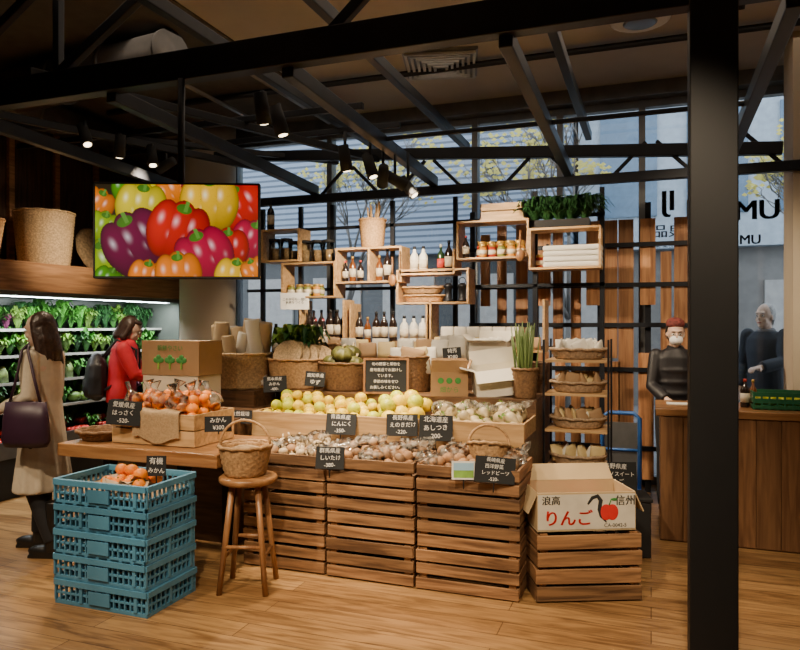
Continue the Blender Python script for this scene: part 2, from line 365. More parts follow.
# ================= SLATTED SCREEN
sv=6.55
r=ob('slatted_screen',None,loc=(0,sv,0),label='screen of staggered reclaimed timber slats on black steel rails',cat='screen')
b=B(); xa,xb=Uq(470,sv),Uq(730,sv)
for z in (2.22,1.86,1.5,1.1,.4): b.bb(xa,xb,-.035,-.015,z-.02,z+.02)
for px in (472,535,600,648,690): x=Uq(px,sv); b.bb(x-.025,x+.025,.015,.06,0,2.6)
mk(b,'rail',BLK,parent=r)
px=478; k=0
while px<728:
    x=Uq(px+6,sv); top=2.45+R.choice([0,0,-.08,-.3]); w=R.choice([.09,.11,.13]); k+=1
    z0=.12
    if px>705: top=1.75
    if k%3==1 and px<705:
        mk(B().bb(x-w/2,x+w/2,-.015,.015,z0,1.25+.1*(k%2)),'slat',WSL,parent=r); mk(B().bb(x-w/2+.015,x+w/2+.015,-.015,.015,1.68,top),'slat',WSL,parent=r)
    elif k%3==2 and px<705:
        mk(B().bb(x-w/2,x+w/2,-.015,.015,1.2,top),'slat',WSL,parent=r); mk(B().bb(x-w/2+.02,x+w/2+.02,-.015,.015,z0,1.17),'slat',WSL,parent=r)
    else: mk(B().bb(x-w/2,x+w/2,-.015,.015,z0,top),'slat',WSL,parent=r)
    px+=R.choice([16,18,20])
# ================= SHELF WALL
SV=6.0
r=ob('shelf_frame',None,loc=(0,SV+.13,0),label='black steel grid frame carrying wooden box shelves',cat='frame')
b=B()
for px in (262,300,332,392,455,535,602): x=Uq(px,SV+.13); b.bb(x-.02,x+.02,0,.04,0,2.68)
for z in (2.45,1.85,1.3,.9): b.bb(Uq(240,SV),Uq(604,SV),.0,.03,z-.015,z+.015)
mk(b,'post',BLK,parent=r)
def wshelf(p0,p1,yt,yb,label,d=.24,lo=False,dv=False):
    x0,x1=Uq(p0,SV-.1),Uq(p1,SV-.1); pm=(p0+p1)/2; z0,z1=Zq(pm,yb,SV-.1),Zq(pm,yt,SV-.1); t=.018
    b=B(); b.bb(x0,x1,0,d,z0,z0+t)
    b.bb(x0,x0+t,0,d,z0+t,z1); b.bb(x1-t,x1,0,d,z0+t,z1)
    if not lo: b.bb(x0,x1,0,d,z1,z1+t)
    if dv: b.bb((x0+x1)/2,(x0+x1)/2+t,0,d,z0+t,z1)
    mk(b,'box_shelf',WS,loc=(0,SV-.12,0),label=label,cat='shelf',bev=.002)
    return (x0+t,x1-t,z0+t,z1)
A=wshelf(262,300,231,262,'small open wooden box shelf with glass jars')
A2=wshelf(282,336,264,298,'open pine box shelf with dark jars')
Bs=wshelf(336,402,249,283,'open pine box shelf with bottles',dv=True)
Cs=wshelf(397,469,271,304,'pine box shelf with basket tray and lanterns')
Ds=wshelf(457,529,222,259,'open pine box shelf with jam jars')
Es=wshelf(529,601,229,269,'open pine box shelf with stacked white towels')
Fs=wshelf(400,455,250,275,'low pine box shelf with sauce bottles',lo=True)
Gs=wshelf(300,345,300,342,'lower pine shelf with dark sauce bottles',lo=True)
Hs=wshelf(430,545,300,352,'lower pine shelf with small white packets',lo=True)
Is=wshelf(350,428,303,345,'lower pine shelf with small bottles',lo=True)
def bottle(h,r,gm,cm,lm,label,name='bottle'):
    o=ob(name,None,label=label,cat='bottle')
    mk(B().lathe([(r*.9,0),(r,.01),(r,h*.6),(r*.75,h*.70),(r*.36,h*.78),(r*.32,h*.93)],14),'glass_body',gm,parent=o)
    mk(B().lathe([(r*.38,h*.90),(r*.38,h),(r*.3,h)],12),'cap',cm,parent=o)
    mk(B().lathe([(r*1.02,h*.18),(r*1.02,h*.5)],14),'label',lm,parent=o)
    return Proto(o)
PB=[bottle(.29,.037,BG,BLKM,LBL,'tall dark glass bottle with cream label'),bottle(.24,.032,BGA,CAPG,LBL,'amber sauce bottle with gold cap'),
    bottle(.20,.03,BG,LBLR,LBL,'small dark bottle with red cap'),bottle(.26,.034,BGG,WHT,LBLR,'green glass bottle with red label'),
    bottle(.25,.04,WHT,BLKM,LBL,'white bottle with dark cap')]
def jar(gm,label):
    o=ob('jar',None,label=label,cat='jar')
    mk(B().lathe([(.035,0),(.038,.01),(.038,.08),(.03,.095)],14),'glass_body',gm,parent=o); mk(B().lathe([(.034,.093),(.034,.115),(.03,.117)],14),'lid',CAPG,parent=o)
    mk(B().lathe([(.0388,.025),(.0388,.065)],14),'label',LBL,parent=o); return Proto(o)
PJ=[jar(mat('jam_red',(.30,.03,.015),.15),'small red jam jar with gold lid'),jar(mat('honey',(.55,.25,.03),.15),'small honey jar with gold lid'),jar(mat('pickle',(.20,.22,.05),.15),'small pickle jar with gold lid')]
def row(sh,protos,step,f0=0,f1=1,group='bottles on the wall shelf',yy=SV-.04,sc=1):
    x0,x1,z0,z1=sh; x=x0+(x1-x0)*f0+.05; e=x0+(x1-x0)*f1-.03
    while x<e:
        p=R.choice(protos); p.put((x,yy+R.uniform(-.01,.01),z0+.001),(0,0,R.uniform(-.5,.5)),sc,group=group); x+=step
row(A2,PJ,.09,0,.75,'jars on the pine wall shelf'); row(A2,PJ,.11,.1,.7,'jars on the pine wall shelf',SV+.05)
row(Bs,[PB[1],PB[2]],.08,.0,.48); row(Bs,[PB[1],PB[0]],.085,.55,.85); row(Ds,PJ,.085,.25,1,'jars on the pine wall shelf'); row(Ds,[PB[1],PB[2]],.08,0,.25)
row(Ds,PJ,.085,.2,1,'jars on the pine wall shelf',SV+.06,1.3)
row(Fs,[PB[4]],.085,.1,.5); row(Fs,[PB[0],PB[3]],.08,.62,1); row(Gs,[PB[0],PB[2]],.075); row(Gs,[PB[0]],.08,yy=SV+.06)
row(Is,[PB[1],PB[0],PB[2]],.085,0,.6); row(Is,[PB[4]],.09,.62,1); row((A[0],A[1],A[3]+.02,0),[PB[3],PB[0]],.09,0,.3)
def canister():
    o=ob('glass_canister',None,label='tall clear glass canister with dark lid',cat='canister')
    mk(B().lathe([(.055,0),(.058,.01),(.058,.19)],18),'glass_body',JAR,parent=o); mk(B().lathe([(.06,.19),(.06,.215),(.05,.217)],18),'lid',BLKM,parent=o); mk(B().lathe([(.05,.012),(.05,.12)],14),'contents',mat('beans',(.3,.17,.08),.8,0,.5,60),parent=o)
    return Proto(o)
PC=canister()
for k in range(2): PC.put((A[0]+.08+k*.13,SV-.02,A[2]+.001),group='glass canisters on the wall shelf')
x0,x1,z0,z1=A2
for k in range(4): PC.put((x0+.06+k*.125,SV+.0,z1+.02),group='glass canisters on the wall shelf')
def basket(name,r0,r1,h,m,label,oval=1.0,handle=False,n=44):
    o=ob(name,None,label=label,cat='basket'); k=max(6,int(h/.016)); pr=[(r0+(r1-r0)*(i/k)**.8,h*i/k) for i in range(k+1)]
    inn=[(p[0]-.012,p[1]) for p in reversed(pr)]; inn[-1]=(inn[-1][0],.02); inn.append((.001,.02))
    mk(B().lathe([(.001,0)]+pr+inn,n,sy=oval,wv=.0042),'body',m,parent=o)
    mk(B().tube([((r1)*math.cos(a),(r1)*oval*math.sin(a),h+.003*math.sin(12*a)) for a in [2*pi*i/40 for i in range(41)]],.011,n=6),'rim',m,parent=o)
    if handle:
        mk(B().tube([(r1*math.cos(a),0,h+r1*.95*math.sin(a)) for a in [pi*i/16 for i in range(17)]],.008,n=7),'handle',m,parent=o)
    return o
def P(o): return Proto(o)
o=basket('woven_basket',.10,.125,.26,WIC,'tall woven basket holding wooden sticks on the shelf'); x,y,z=Q(371,249,SV-.04); o.location=(x,SV+.0,Bs[3]+.02)
for k in range(8):
    a=R.uniform(0,6.28); mk(B().tube([(0,0,0),(math.cos(a)*.05,math.sin(a)*.05,.32+R.uniform(0,.1))],.009),'wooden_spoon',WS,loc=(x+math.cos(a)*.02,SV+math.sin(a)*.02,Bs[3]+.045),label='wooden kitchen stick standing in a woven basket',cat='utensil',group='sticks in the woven basket')
for kk in range(2):
    o=basket('woven_tray',.16,.2,.06,WIC,'shallow woven tray on a pine shelf',oval=.5); o.location=((Cs[0]+Cs[1])/2-.1-.02*kk,SV,Cs[2]+.075*kk)
ln=ob('lantern',None,label='small dark lantern with a ring handle',cat='lantern')
mk(B().lathe([(.045,0),(.05,.02),(.035,.03),(.035,.13),(.05,.14),(.02,.17)],14),'body',BLK,parent=ln); mk(B().tube([(.03*math.cos(a),0,.19+.03*math.sin(a)) for a in [2*pi*i/16 for i in range(17)]],.004,n=5),'handle',BLK,parent=ln)
PL=P(ln)
for k in range(2): PL.put((Cs[1]-.07-k*.13,SV,Cs[2]+.001),group='lanterns on the pine shelf')
tw=P(mk(B().bb(-.24,.24,-.1,.1,0,.045),'folded_towel',WHT,label='folded white cloth stacked on a shelf',cat='towel',bev=.015))
for k in range(4): tw.put(((Es[0]+Es[1])/2+.06,SV,Es[2]+.001+k*.046),(0,0,R.uniform(-.04,.04)),group='stack of folded cloths')
PJ[0].put((Es[0]+.06,SV,Es[2]+.001),label='small red jam jar with gold lid'); PB[4].put((Es[0]+.13,SV-.05,Es[2]+.001),scale=.8)
b=B(); 
for k in range(2): b.bb(-.19,.19,-.10,-.09,.01+.07*k,.07+.07*k); b.bb(-.19,.19,.09,.10,.01+.07*k,.07+.07*k); b.bb(-.19,-.18,-.1,.1,.01+.07*k,.07+.07*k); b.bb(.18,.19,-.1,.1,.01+.07*k,.07+.07*k)
b.bb(-.19,.19,-.1,.1,0,.012); mk(b,'wooden_box',WS,loc=((Ds[0]+Ds[1])/2+.08,SV,Ds[3]+.02),label='small slatted pine box on top of a shelf',cat='box')
def leafclump(n,r,h,ml,w=.03,droop=.5,seed=1):
    rr=random.Random(seed); b=B()
    for i in range(n):
        a=rr.uniform(0,2*pi); l=r*rr.uniform(.6,1.1); hh=h*rr.uniform(.5,1.1); ww=w*rr.uniform(.6,1.3); vs=[];fs=[]
        for k in range(5):
            t=k/4; p=Vector((math.cos(a)*l*t,math.sin(a)*l*t,hh*math.sin(t*pi*(.5+droop*.5)))); s=Vector((-math.sin(a),math.cos(a),.2*math.sin(k*2)))*ww*math.sin(pi*(t*.85+.12))
            vs+= [p-s,p+Vector((0,0,-ww*.3)),p+s]
        for k in range(4): fs+= [(3*k,3*k+1,3*k+4,3*k+3),(3*k+1,3*k+2,3*k+5,3*k+4)]
        b.add(vs,fs,0,True)
    return b
r=ob('potted_fern',None,loc=((Es[0]+Es[1])/2-.05,SV,Es[3]+.02),label='bushy dark green plant in a long black planter',cat='plant')
mk(B().bb(-.25,.25,-.07,.07,0,.07),'planter',BLKM,parent=r)
for k,xx in enumerate((-.21,-.1,.0,.1,.21)): mk(leafclump(90,.23,.22,LF3,.014,.6,k),'foliage',LF3,loc=(xx,0,.04),parent=r)
for px,py in ((520,242),(392,268)):
    x,y,z=Q(px,py,SV-.16); r=ob('hanging_scoop',None,loc=(x,SV-.15,z),label='wooden scoop hanging from the shelf frame',cat='utensil')
    mk(B().tube([(0,0,.1),(0,0,-.06)],.008),'handle',WTZ,parent=r); mk(B().sph((0,0,-.11),(.04,.02,.055)),'bowl',WTZ,parent=r)
x,y,z=Q(294,301,SV-.16); r=ob('paper_notice',None,loc=(x,SV-.145,z),rot=(0,0,.25),label='white notice with black Japanese writing on the shelf',cat='sign')
mk(B().bb(-.14,.14,0,.006,-.08,.08),'board',mat('bright_paper',(.88,.87,.84),.7),parent=r); text('これからも一緒に\n未来をつくる',.030,(0,-.002,0),(pi/2,0,0),r,INKB)
def pouch(m,label,w=.05,h=.1):
    return P(mk(B().loft([(0,0,0,w,.025),(0,0,h*.4,w,.03),(0,0,h*.85,w,.012),(0,0,h,w*.95,.004)],12),'pouch',m,label=label,cat='pouch'))
PW=[pouch(mat('pouch_white',(.68,.65,.57),.7),'small white paper pouch'),pouch(mat('kraft',(.40,.25,.13),.8),'small kraft paper pouch'),pouch(mat('pale_yellow_pack',(.62,.48,.23),.6),'pale yellow snack packet')]
for k in range(9): R.choice(PW).put((Hs[0]+.07+k*.105,SV-.08,Hs[2]+.001),(0,0,0),1.1,group='packets on the lower shelf')
for k in range(6): PW[0].put((Hs[0]+.10+k*.12,SV+.04,Hs[2]+.001),(0,0,0),(1.2,1,2.0),group='packets on the lower shelf')
# ================= DISPLAY
def slat_crate(w,d,h,name,label,rows=3,wm=(WC,WCY),floorz=.01,gap=.016):
    o=ob(name,None,label=label,cat='crate'); t=.014; sh=(h-gap*rows)/rows
    for k in range(rows):
        z=k*(sh+gap)+gap/2; jx=R.uniform(-.004,.004); jz=R.uniform(-.003,.003); jt=R.uniform(-.004,.004)
        M=Matrix.Rotation(jt,3,'Y')
        mk(B().box((jx,-d/2+t/2,z+sh/2+jz),(w,t,sh*R.uniform(.94,1.02)),0,M),'front_slat',wm[0],parent=o,bev=.003)
        mk(B().bb(-w/2,w/2,d/2-t,d/2,z,z+sh),'rear_slat',wm[0],parent=o)
        mk(B().bb(-w/2,-w/2+t,-d/2+t,d/2-t,z,z+sh),'side_slat',wm[1],parent=o); mk(B().bb(w/2-t,w/2,-d/2+t,d/2-t,z,z+sh),'side_slat',wm[1],parent=o)
    for a in(-1,1):
        for e in(-1,1): mk(B().bb(a*(w/2-t-.025)-.02,a*(w/2-t-.025)+.02,e*(d/2-t-.012)-.01,e*(d/2-t-.012)+.01,.002,h-.004),'corner_post',WTZ,parent=o)
    mk(B().bb(-w/2+t,w/2-t,-d/2+t,d/2-t,floorz,floorz+.01),'bottom_board',WCD,parent=o); return o
FV=3.72; D=.44
xs=[(-2.40,-1.835),(-1.822,-1.27),(-1.257,-.665)]
HC=.238
for i,(a,b_) in enumerate(xs):
    w=b_-a-.006
    for k in range(3):
        o=slat_crate(w,D,HC,'slatted_crate','brown slatted crate %s'%('filled with produce at the top of its stack' if k==2 else 'stacked in the produce display front'),3,floorz=.01 if k<2 else .14); o.location=((a+b_)/2,FV+D/2+R.uniform(-.006,.006),k*(HC+.002)+.001); o['group']='stacked crates of the produce display'
ZT=3*(HC+.002)
r=ob('display_stand',None,label='stepped wooden produce stand behind the crates',cat='display stand')
mk(B().bb(-2.62,-.72,4.19,4.63,0,.80).bb(-2.62,-.72,4.63,5.12,0,1.0),'body',WCD,parent=r)
mk(B().bb(-3.30,-.72,5.12,5.42,0,1.22),'rear_step',WCD,parent=r)
mk(B().bb(-2.62,-.72,4.17,4.19,.72,.90).bb(-2.62,-2.605,4.19,4.62,.8,.90).bb(-.735,-.72,4.19,4.62,.8,.90).bb(-1.385,-1.37,4.19,4.62,.8,.90),'front_board',WS,parent=r,bev=.003)
r=ob('low_stand',None,label='low dark wooden stand carrying produce cartons',cat='display stand')
mk(B().bb(-3.75,-2.66,4.05,5.10,0,.86),'body',WCD,parent=r)
def citrus(rad,m,label,name):
    o=ob(name,None,label=label,cat='fruit'); mk(B().sph((0,0,0),(rad,rad,rad*.88),0,16),'flesh',m,parent=o); mk(B().tube([(0,0,rad*.84),(0,0,rad*.93)],[.006,.004],n=6),'stem',STEM,parent=o); return P(o)
PLM=[citrus(.041,LEM,'yellow citrus fruit piled in the display tray','citrus_fruit'),citrus(.043,LEMG,'greenish yellow citrus fruit in the display tray','citrus_fruit')]
PG=[citrus(.055,LEM,'large yellow citrus fruit piled in the display tray','citrus_fruit'),citrus(.052,LEMG,'large greenish yellow citrus fruit in the display tray','citrus_fruit')]
def pile(x0,x1,y0,y1,z0,protos,step,group,slope=0,layers=2,hl=.6,rot=True,sc=(.9,1.1),rad=.04,tilt=.5):
    for l in range(layers):
        y=y0+rad+l*step*.5; rr=0
        while y<y1-rad-l*step*.4:
            x=x0+rad+(step/2 if (rr+l)%2 else 0)+l*step*.2
            while x<x1-rad:
                if l==0 or R.random()<.62:
                    z=z0+rad*.9+l*step*hl+slope*(y-y0)
                    R.choice(protos).put((x+R.uniform(-.004,.004),y+R.uniform(-.004,.004),z),(R.uniform(-tilt,tilt),R.uniform(-tilt,tilt),R.uniform(0,6)) if rot else (0,0,0),R.uniform(*sc),group=group)
                x+=step
            y+=step*.88; rr+=1
pile(-2.58,-1.78,4.2,4.6,.83,PLM+PLM[:1],.084,'yellow citrus in the tray',.22,2)
pile(-1.78,-1.40,4.2,4.6,.83,PG+PG[:1],.108,'large yellow citrus in the tray',.22,2,rad=.05)
def radish():
    o=ob('turnip',None,label='cream root vegetable in the display tray',cat='vegetable')
    mk(B().lathe([(.002,-.06),(.012,-.04),(.03,-.02),(.038,.005),(.032,.03),(.01,.042)],14),'root',RAD,parent=o)
    mk(leafclump(4,.03,.02,LF2,.007,.3,2),'leaf_stub',LF2,loc=(0,0,.038),parent=o); return P(o)
PR=radish()
pile(-1.36,-.75,4.2,4.6,.82,[PR],.075,'turnips in the tray',.2,2,tilt=1.3)
def tuber(seed,m,label,sx=.045,sy=.03,sz=.026):
    b=B().sph((0,0,0),(sx,sy,sz),0,12)
    b.v=[(x*(1+.15*math.sin(x*60+seed)),y*(1+.12*math.sin(x*80+seed*2)),z) for x,y,z in b.v]
    return P(mk(b,'potato',m,label=label,cat='vegetable'))
PT=[tuber(1,POT,'brown potato loose in the slatted crate'),tuber(2,POT,'brown potato loose in the slatted crate',.04,.033,.03)]
def mushroom():
    o=ob('mushroom',None,label='brown mushroom heaped in the crate',cat='mushroom'); mk(B().lathe([(.012,-.03),(.013,0),(.016,.01)],10),'stalk',RAD,parent=o); mk(B().lathe([(.014,.006),(.036,.002),(.036,.01),(.026,.026),(.002,.034)],14),'mushroom_cap',MUSH,parent=o); return P(o)
PM=mushroom()
GAR=mat('garlic',(.50,.39,.25),.5,0,.2,10,rand=.25)
def garlic():
    o=ob('garlic_bulb',None,label='pale garlic bulb in the crate',cat='vegetable'); mk(B().sph((0,0,0),(.032,.032,.026),0,18,lobes=6,la=.06),'bulb',GAR,parent=o); mk(B().tube([(0,0,.02),(0,0,.05)],[.009,.005],n=7),'stem',GAR,parent=o); return P(o)
PGa=garlic()
z=ZT-.238+.15
pile(-2.37,-1.86,FV+.02,FV+D-.02,z,[PGa,PM],.064,'garlic and mushrooms in the crate',.16,2,rad=.032)
pile(-1.80,-1.29,FV+.02,FV+D-.02,z,[PM,PT[1]],.066,'mushrooms in the crate',.16,2,rad=.034,tilt=.6)
pile(-1.23,-.69,FV+.02,FV+D-.02,z,PT,.07,'potatoes in the crate',.16,2,rad=.034)
def pillow():
    b=B().sph((0,0,0),(.10,.08,.05),0,28)
    b.v=[(x*(1+.08*math.sin(y*90)),y*(1+.08*math.sin(x*80)),z*(1+.2*math.sin(x*150+y*90))) for x,y,z in b.v]; b.loft([(.10,0,0,.02,.015),(.12,0,.02,.035,.02),(.13,0,.05,.045,.01)],10)
    return P(mk(b,'plastic_bag',BAG,label='crinkled clear plastic bag around produce in the crate',cat='bag'))
PBg=pillow()
for k in range(14):
    xx=-2.28+.118*k; PBg.put((xx,FV+.11+.11*(k%3),z+.085+.02*(k%3)),(R.uniform(-.2,.3),R.uniform(-.2,.2),R.uniform(0,6)),1,group='clear bags of produce in the crates')
for k in range(4): PBg.put((-1.28+.14*k,4.34+.09*(k%2),.955),(R.uniform(-.2,.3),R.uniform(-.2,.2),R.uniform(0,6)),.95,group='clear bags in the display tray')
def sign(px,py,v,w,h,lines,rz=.25,tilt=-.2,z=None,post=None,sz=None):
    x,y,zz=Q(px,py,v); zz=zz if z is None else z
    o=ob('price_sign',None,loc=(x,v,zz),rot=(tilt,R.uniform(-.1,.1),rz),label='small black price card with white Japanese handwriting',cat='sign')
    mk(B().bb(-w/2,w/2,0,.006,-h/2,h/2),'card',CHB,parent=o,bev=.001)
    for i,l in enumerate(lines):
        wd=sum(1 if ord(c)>255 else .6 for c in l); base=h/(len(lines)*1.38)
        ss=min(base,w*.86/max(1,wd))
        text(l,ss,(R.uniform(-.006,.006),-.002,h/2-(i+.58)*h/(len(lines)+.15)),(pi/2,R.uniform(-.06,.06),.0),o,INKW)
    L=post if post else h/2+.05
    mk(B().tube([(0,.009,0),(0,.012,-L)],.004,n=6),'stick',BLKM,parent=o); return o
sign(275,384,4.6,.18,.12,['熊本県産','みかん','-400-'],.3); sign(315,379,4.62,.15,.11,['高知県産','ゆず'],.3)
sign(341,424,4.12,.20,.14,['青森県産','にんにく','-350-'],.25,-.3); sign(402,425,4.12,.20,.14,['長野県産','えのきだけ','-220-'],.3,-.25); sign(436,428,4.12,.21,.16,['北海道産','あしつき','-200-'],.35,-.25)
sign(330,458,3.69,.17,.13,['群馬県産','しいたけ','-380-'],.3,-.2); sign(495,470,3.69,.22,.14,['長崎県産','西洋野菜','レッドビーツ','-520-'],.3,-.2)
sign(452,354,5.05,.14,.1,['特売','¥280'],.3); sign(240,417,4.1,.17,.09,['自然栽培','¥300'],.3)
x,y,z=Q(464,470,3.69); r=ob('picture_card',None,loc=(x,3.68,z),rot=(-.2,0,.3),label='small card picturing a green farm field',cat='card')
mk(B().bb(-.065,.065,0,.005,-.05,.05),'card',WHT,parent=r); mk(B().bb(-.055,.055,-.001,.001,-.04,.0),'picture',LF2,parent=r); mk(B().bb(-.055,.055,-.001,.001,.0,.04),'picture',mat('sky_print',(.3,.5,.65),.6),parent=r)
mk(B().tube([(0,.008,0),(0,.01,-.1)],.004,n=6),'stick',BLKM,parent=r)
x,y,z=Q(386,371,4.66); r=ob('framed_chalkboard',None,loc=(x,4.66,1.0+.131),rot=(-.12,0,.3),label='wood framed black chalkboard with white writing',cat='sign')
mk(B().bb(-.15,.15,0,.01,-.115,.115),'board',CHB,parent=r); f=B().bb(-.165,.165,-.006,.014,-.13,-.115).bb(-.165,.165,-.006,.014,.115,.13).bb(-.165,-.15,-.006,.014,-.115,.115).bb(.15,.165,-.006,.014,-.115,.115); mk(f,'frame',WTZ,parent=r)
for i,l in enumerate(['旬の野菜と果物を','産地直送でお届けし','ています。','季節の味をぜひ','お楽しみください。']): text(l,.026,(0,-.003,.085-i*.042),(pi/2,0,0),r,INKW)
def at3(px,v=4.85): return (Uq(px,v),v,1.0)
def leek_roll(m,label): 
    return P(mk(B().lathe([(.03,0),(.035,.01),(.038,.30),(.036,.31),(.026,.31),(.024,.29),(.001,.28)],14),'wrapped_roll',m,label=label,cat='roll'))
bx=Uq(240,4.80)
o=basket('woven_basket',.22,.27,.28,WICL,'large woven basket holding wrapped rolls',oval=.75); o.location=(bx,4.80,.99)
mk(B().bb(bx-.24,bx+.24,4.62,4.99,.861,.988),'wooden_block',WCD,label='dark wooden riser under the basket',cat='riser')
PRo=[leek_roll(mat('wrap_tan',(.50,.38,.24),.8),'tan paper wrapped roll standing in the basket'),leek_roll(WHT,'white paper roll standing in the basket')]
for k in range(14):
    a=k*.7; rr=.06+.11*(k%2); PRo[0 if k%3 else 1].put((bx+rr*math.cos(a)*1.15,4.80+rr*math.sin(a)*.6,1.015),(R.uniform(-.12,.12),R.uniform(-.22,.22),0),R.uniform(1.3,1.75),group='wrapped rolls in the woven basket')
o=basket('woven_basket',.20,.24,.23,WIC,'woven basket with leafy greens and round trays',oval=.8); o.location=at3(297,4.88)
x=at3(297)[0]
for k in range(4): mk(leafclump(18,.17,.27,LF2,.045,.5,20+k),'leafy_green',[LF2,LF,LF2,LF3][k],loc=(x-.15+k*.07,4.95,1.22),label='bunch of leafy greens in a woven basket',cat='vegetable',group='leafy greens in the woven basket')
ld=P(mk(B().lathe([(.001,.0),(.15,.0),(.17,.012),(.15,.028),(.001,.022)],40,wv=.002),'round_tray',WICL,label='round woven tray leaning in the basket',cat='tray'))
for k in range(5): ld.put((x-.04+.05*k,4.78+.035*k,1.27-.01*k),(1.05,.25,.1*k),.72,group='round woven trays')
o=basket('woven_basket',.17,.21,.21,WICD,'dark wicker basket with green squash',oval=.8); o.location=at3(345,4.84)
sq=ob('squash',None,label='dark green squash in a wicker basket',cat='vegetable'); mk(B().sph((0,0,0),(.085,.085,.06),0,32,lobes=8,la=.10),'flesh',SQG,parent=sq); mk(B().tube([(0,0,.05),(.01,0,.085)],[.012,.01],n=7),'stem',RAD,parent=sq); PS=P(sq)
x=at3(345)[0]
for dx,dy,dz in ((-.09,0,.21),(.08,.02,.21),(.0,-.04,.28),(.03,.07,.29)): PS.put((x+dx,4.84+dy,1.0+dz),(.3,R.uniform(-.5,.5),R.uniform(0,3)),R.uniform(.85,1),group='squash in the wicker basket')
o=basket('wicker_hamper',.15,.16,.26,WICD,'dark wicker hamper with paper parcels',oval=.8); o.location=at3(410,4.95)
x=at3(410)[0]
for k in range(4): PW[k%3].put((x-.09+.06*k,4.95,1.13),(R.uniform(-.2,.2),R.uniform(-.2,.2),0),2.0,group='parcels in the wicker hamper')
def carton(w,d,h,m,label,name='carton',openflaps=0,t=.006,flaps=None):
    o=ob(name,None,label=label,cat='box'); b=B().bb(-w/2,w/2,-d/2,-d/2+t,0,h).bb(-w/2,w/2,d/2-t,d/2,0,h).bb(-w/2,-w/2+t,-d/2+t,d/2-t,0,h).bb(w/2-t,w/2,-d/2+t,d/2-t,0,h).bb(-w/2,w/2,-d/2,d/2,0,t)
    if not openflaps: b.bb(-w/2,w/2,-d/2,d/2,h-t,h)
    mk(b,'body',m,parent=o,bev=.001)
    if openflaps:
        for i,(ax,sg) in enumerate((('y',-1),('y',1),('x',-1),('x',1))):
            an=flaps[i] if flaps else R.uniform(.2,.9)*openflaps
            if an is None: continue
            l=d*.40
            if ax=='y': M=Matrix.Rotation(-sg*an,3,'X'); fb=B().box(M@Vector((0,0,l/2)),(w*.98,t,l),0,M); mk(fb,'flap',m,parent=o,loc=(0,sg*(d/2-t/2),h))
            else: M=Matrix.Rotation(sg*an,3,'Y'); fb=B().box(M@Vector((0,0,l/2)),(t,d*.94,l),0,M); mk(fb,'flap',m,parent=o,loc=(sg*(w/2-t/2),0,h))
    else: mk(B().bb(-w/2,w/2,-.02,.02,h,h+.001),'tape',WHT,parent=o)
    return o
o=carton(.26,.22,.17,CARD,'kraft carton printed with green vegetables',openflaps=.5); o.location=at3(449,4.76); o.rotation_euler=(0,0,.3)
for k in range(3): mk(B().sph((0,0,0),(.022,.002,.022),0,10),'print',INKG,parent=o,loc=(-.06+.06*k,-.1105,.11))
text('畑から',.045,(0,-.111,.045),(pi/2,0,0),o,INKG)
WC2=mat('bright_carton',(.82,.77,.66),.7,0,.04)
o=carton(.33,.26,.19,WC2,'open white cardboard box tilted with folded flaps',openflaps=1.0,flaps=[2.3,.3,1.2,.7]); x,y,z=at3(498,4.86); o.location=(x,4.86,1.02); o.rotation_euler=(.12,-.12,.35)
o2=carton(.30,.22,.15,WC2,'small open white carton resting on the rear step',openflaps=1.2,flaps=[1.4,.3,.9,.9]); o2.location=(Uq(492,5.26),5.27,1.221); o2.rotation_euler=(0,0,-.1)
for k in range(4): PW[0].put((Uq(492,5.26)-.08+.05*k,5.27,1.235),(0,.1*k,0),1.6,group='packets in the open carton')
o=basket('tall_bucket',.07,.085,.2,WICD,'dark woven bucket holding long green bunches'); o.location=(-.81,4.72,1.0)
lk=P(mk(B().tube([(0,0,0),(.003,0,.2),(0,.004,.42)],[.007,.007,.003],n=6),'green_stalk',mat('stalk_green',(.14,.21,.06),.5,rand=.3),label='long thin green stalk standing in a bucket',cat='vegetable'))
for k in range(40):
    a=R.uniform(0,6.28); q=R.uniform(0,.055); lk.put((-.81+q*math.cos(a),4.72+q*math.sin(a),1.025),(R.uniform(-.14,.14),R.uniform(-.14,.14),a),R.uniform(.95,1.2),group='green stalks in the bucket')
def rs(px): return (Uq(px,5.27),5.27,1.221)
for k,px in enumerate((264,276,290)): PB[0].put(rs(px),(0,0,k),1.0,group='bottles on the rear step')
o=basket('woven_basket',.12,.15,.12,WIC,'small woven basket on the rear step'); o.location=rs(322)
for k in range(5): PW[k%3].put((rs(322)[0]-.08+.04*k,5.27,1.25),(0,.1,0),1.5,group='packets on the rear step')
for k in range(9): PW[(k*2)%3].put((Uq(350+9.5*k,5.27),5.24+.07*(k%2),1.221),(0,0,R.uniform(-.3,.3)),(1.5,1.5,R.uniform(1.2,1.8)),group='packets on the rear step')
for k in range(4): PW[0].put((Uq(440+9*k,5.27),5.24+.05*(k%2),1.221),(0,0,R.uniform(-.3,.3)),(1.7,1.7,R.uniform(1.4,2.0)),group='packets on the rear step')
o=basket('handled_basket',.085,.12,.10,WIC,'small wicker basket with hoop handle on the potatoes',handle=True); o.location=(Uq(488,3.9),3.9,ZT-.01); o.rotation_euler=(-.25,.1,.4)
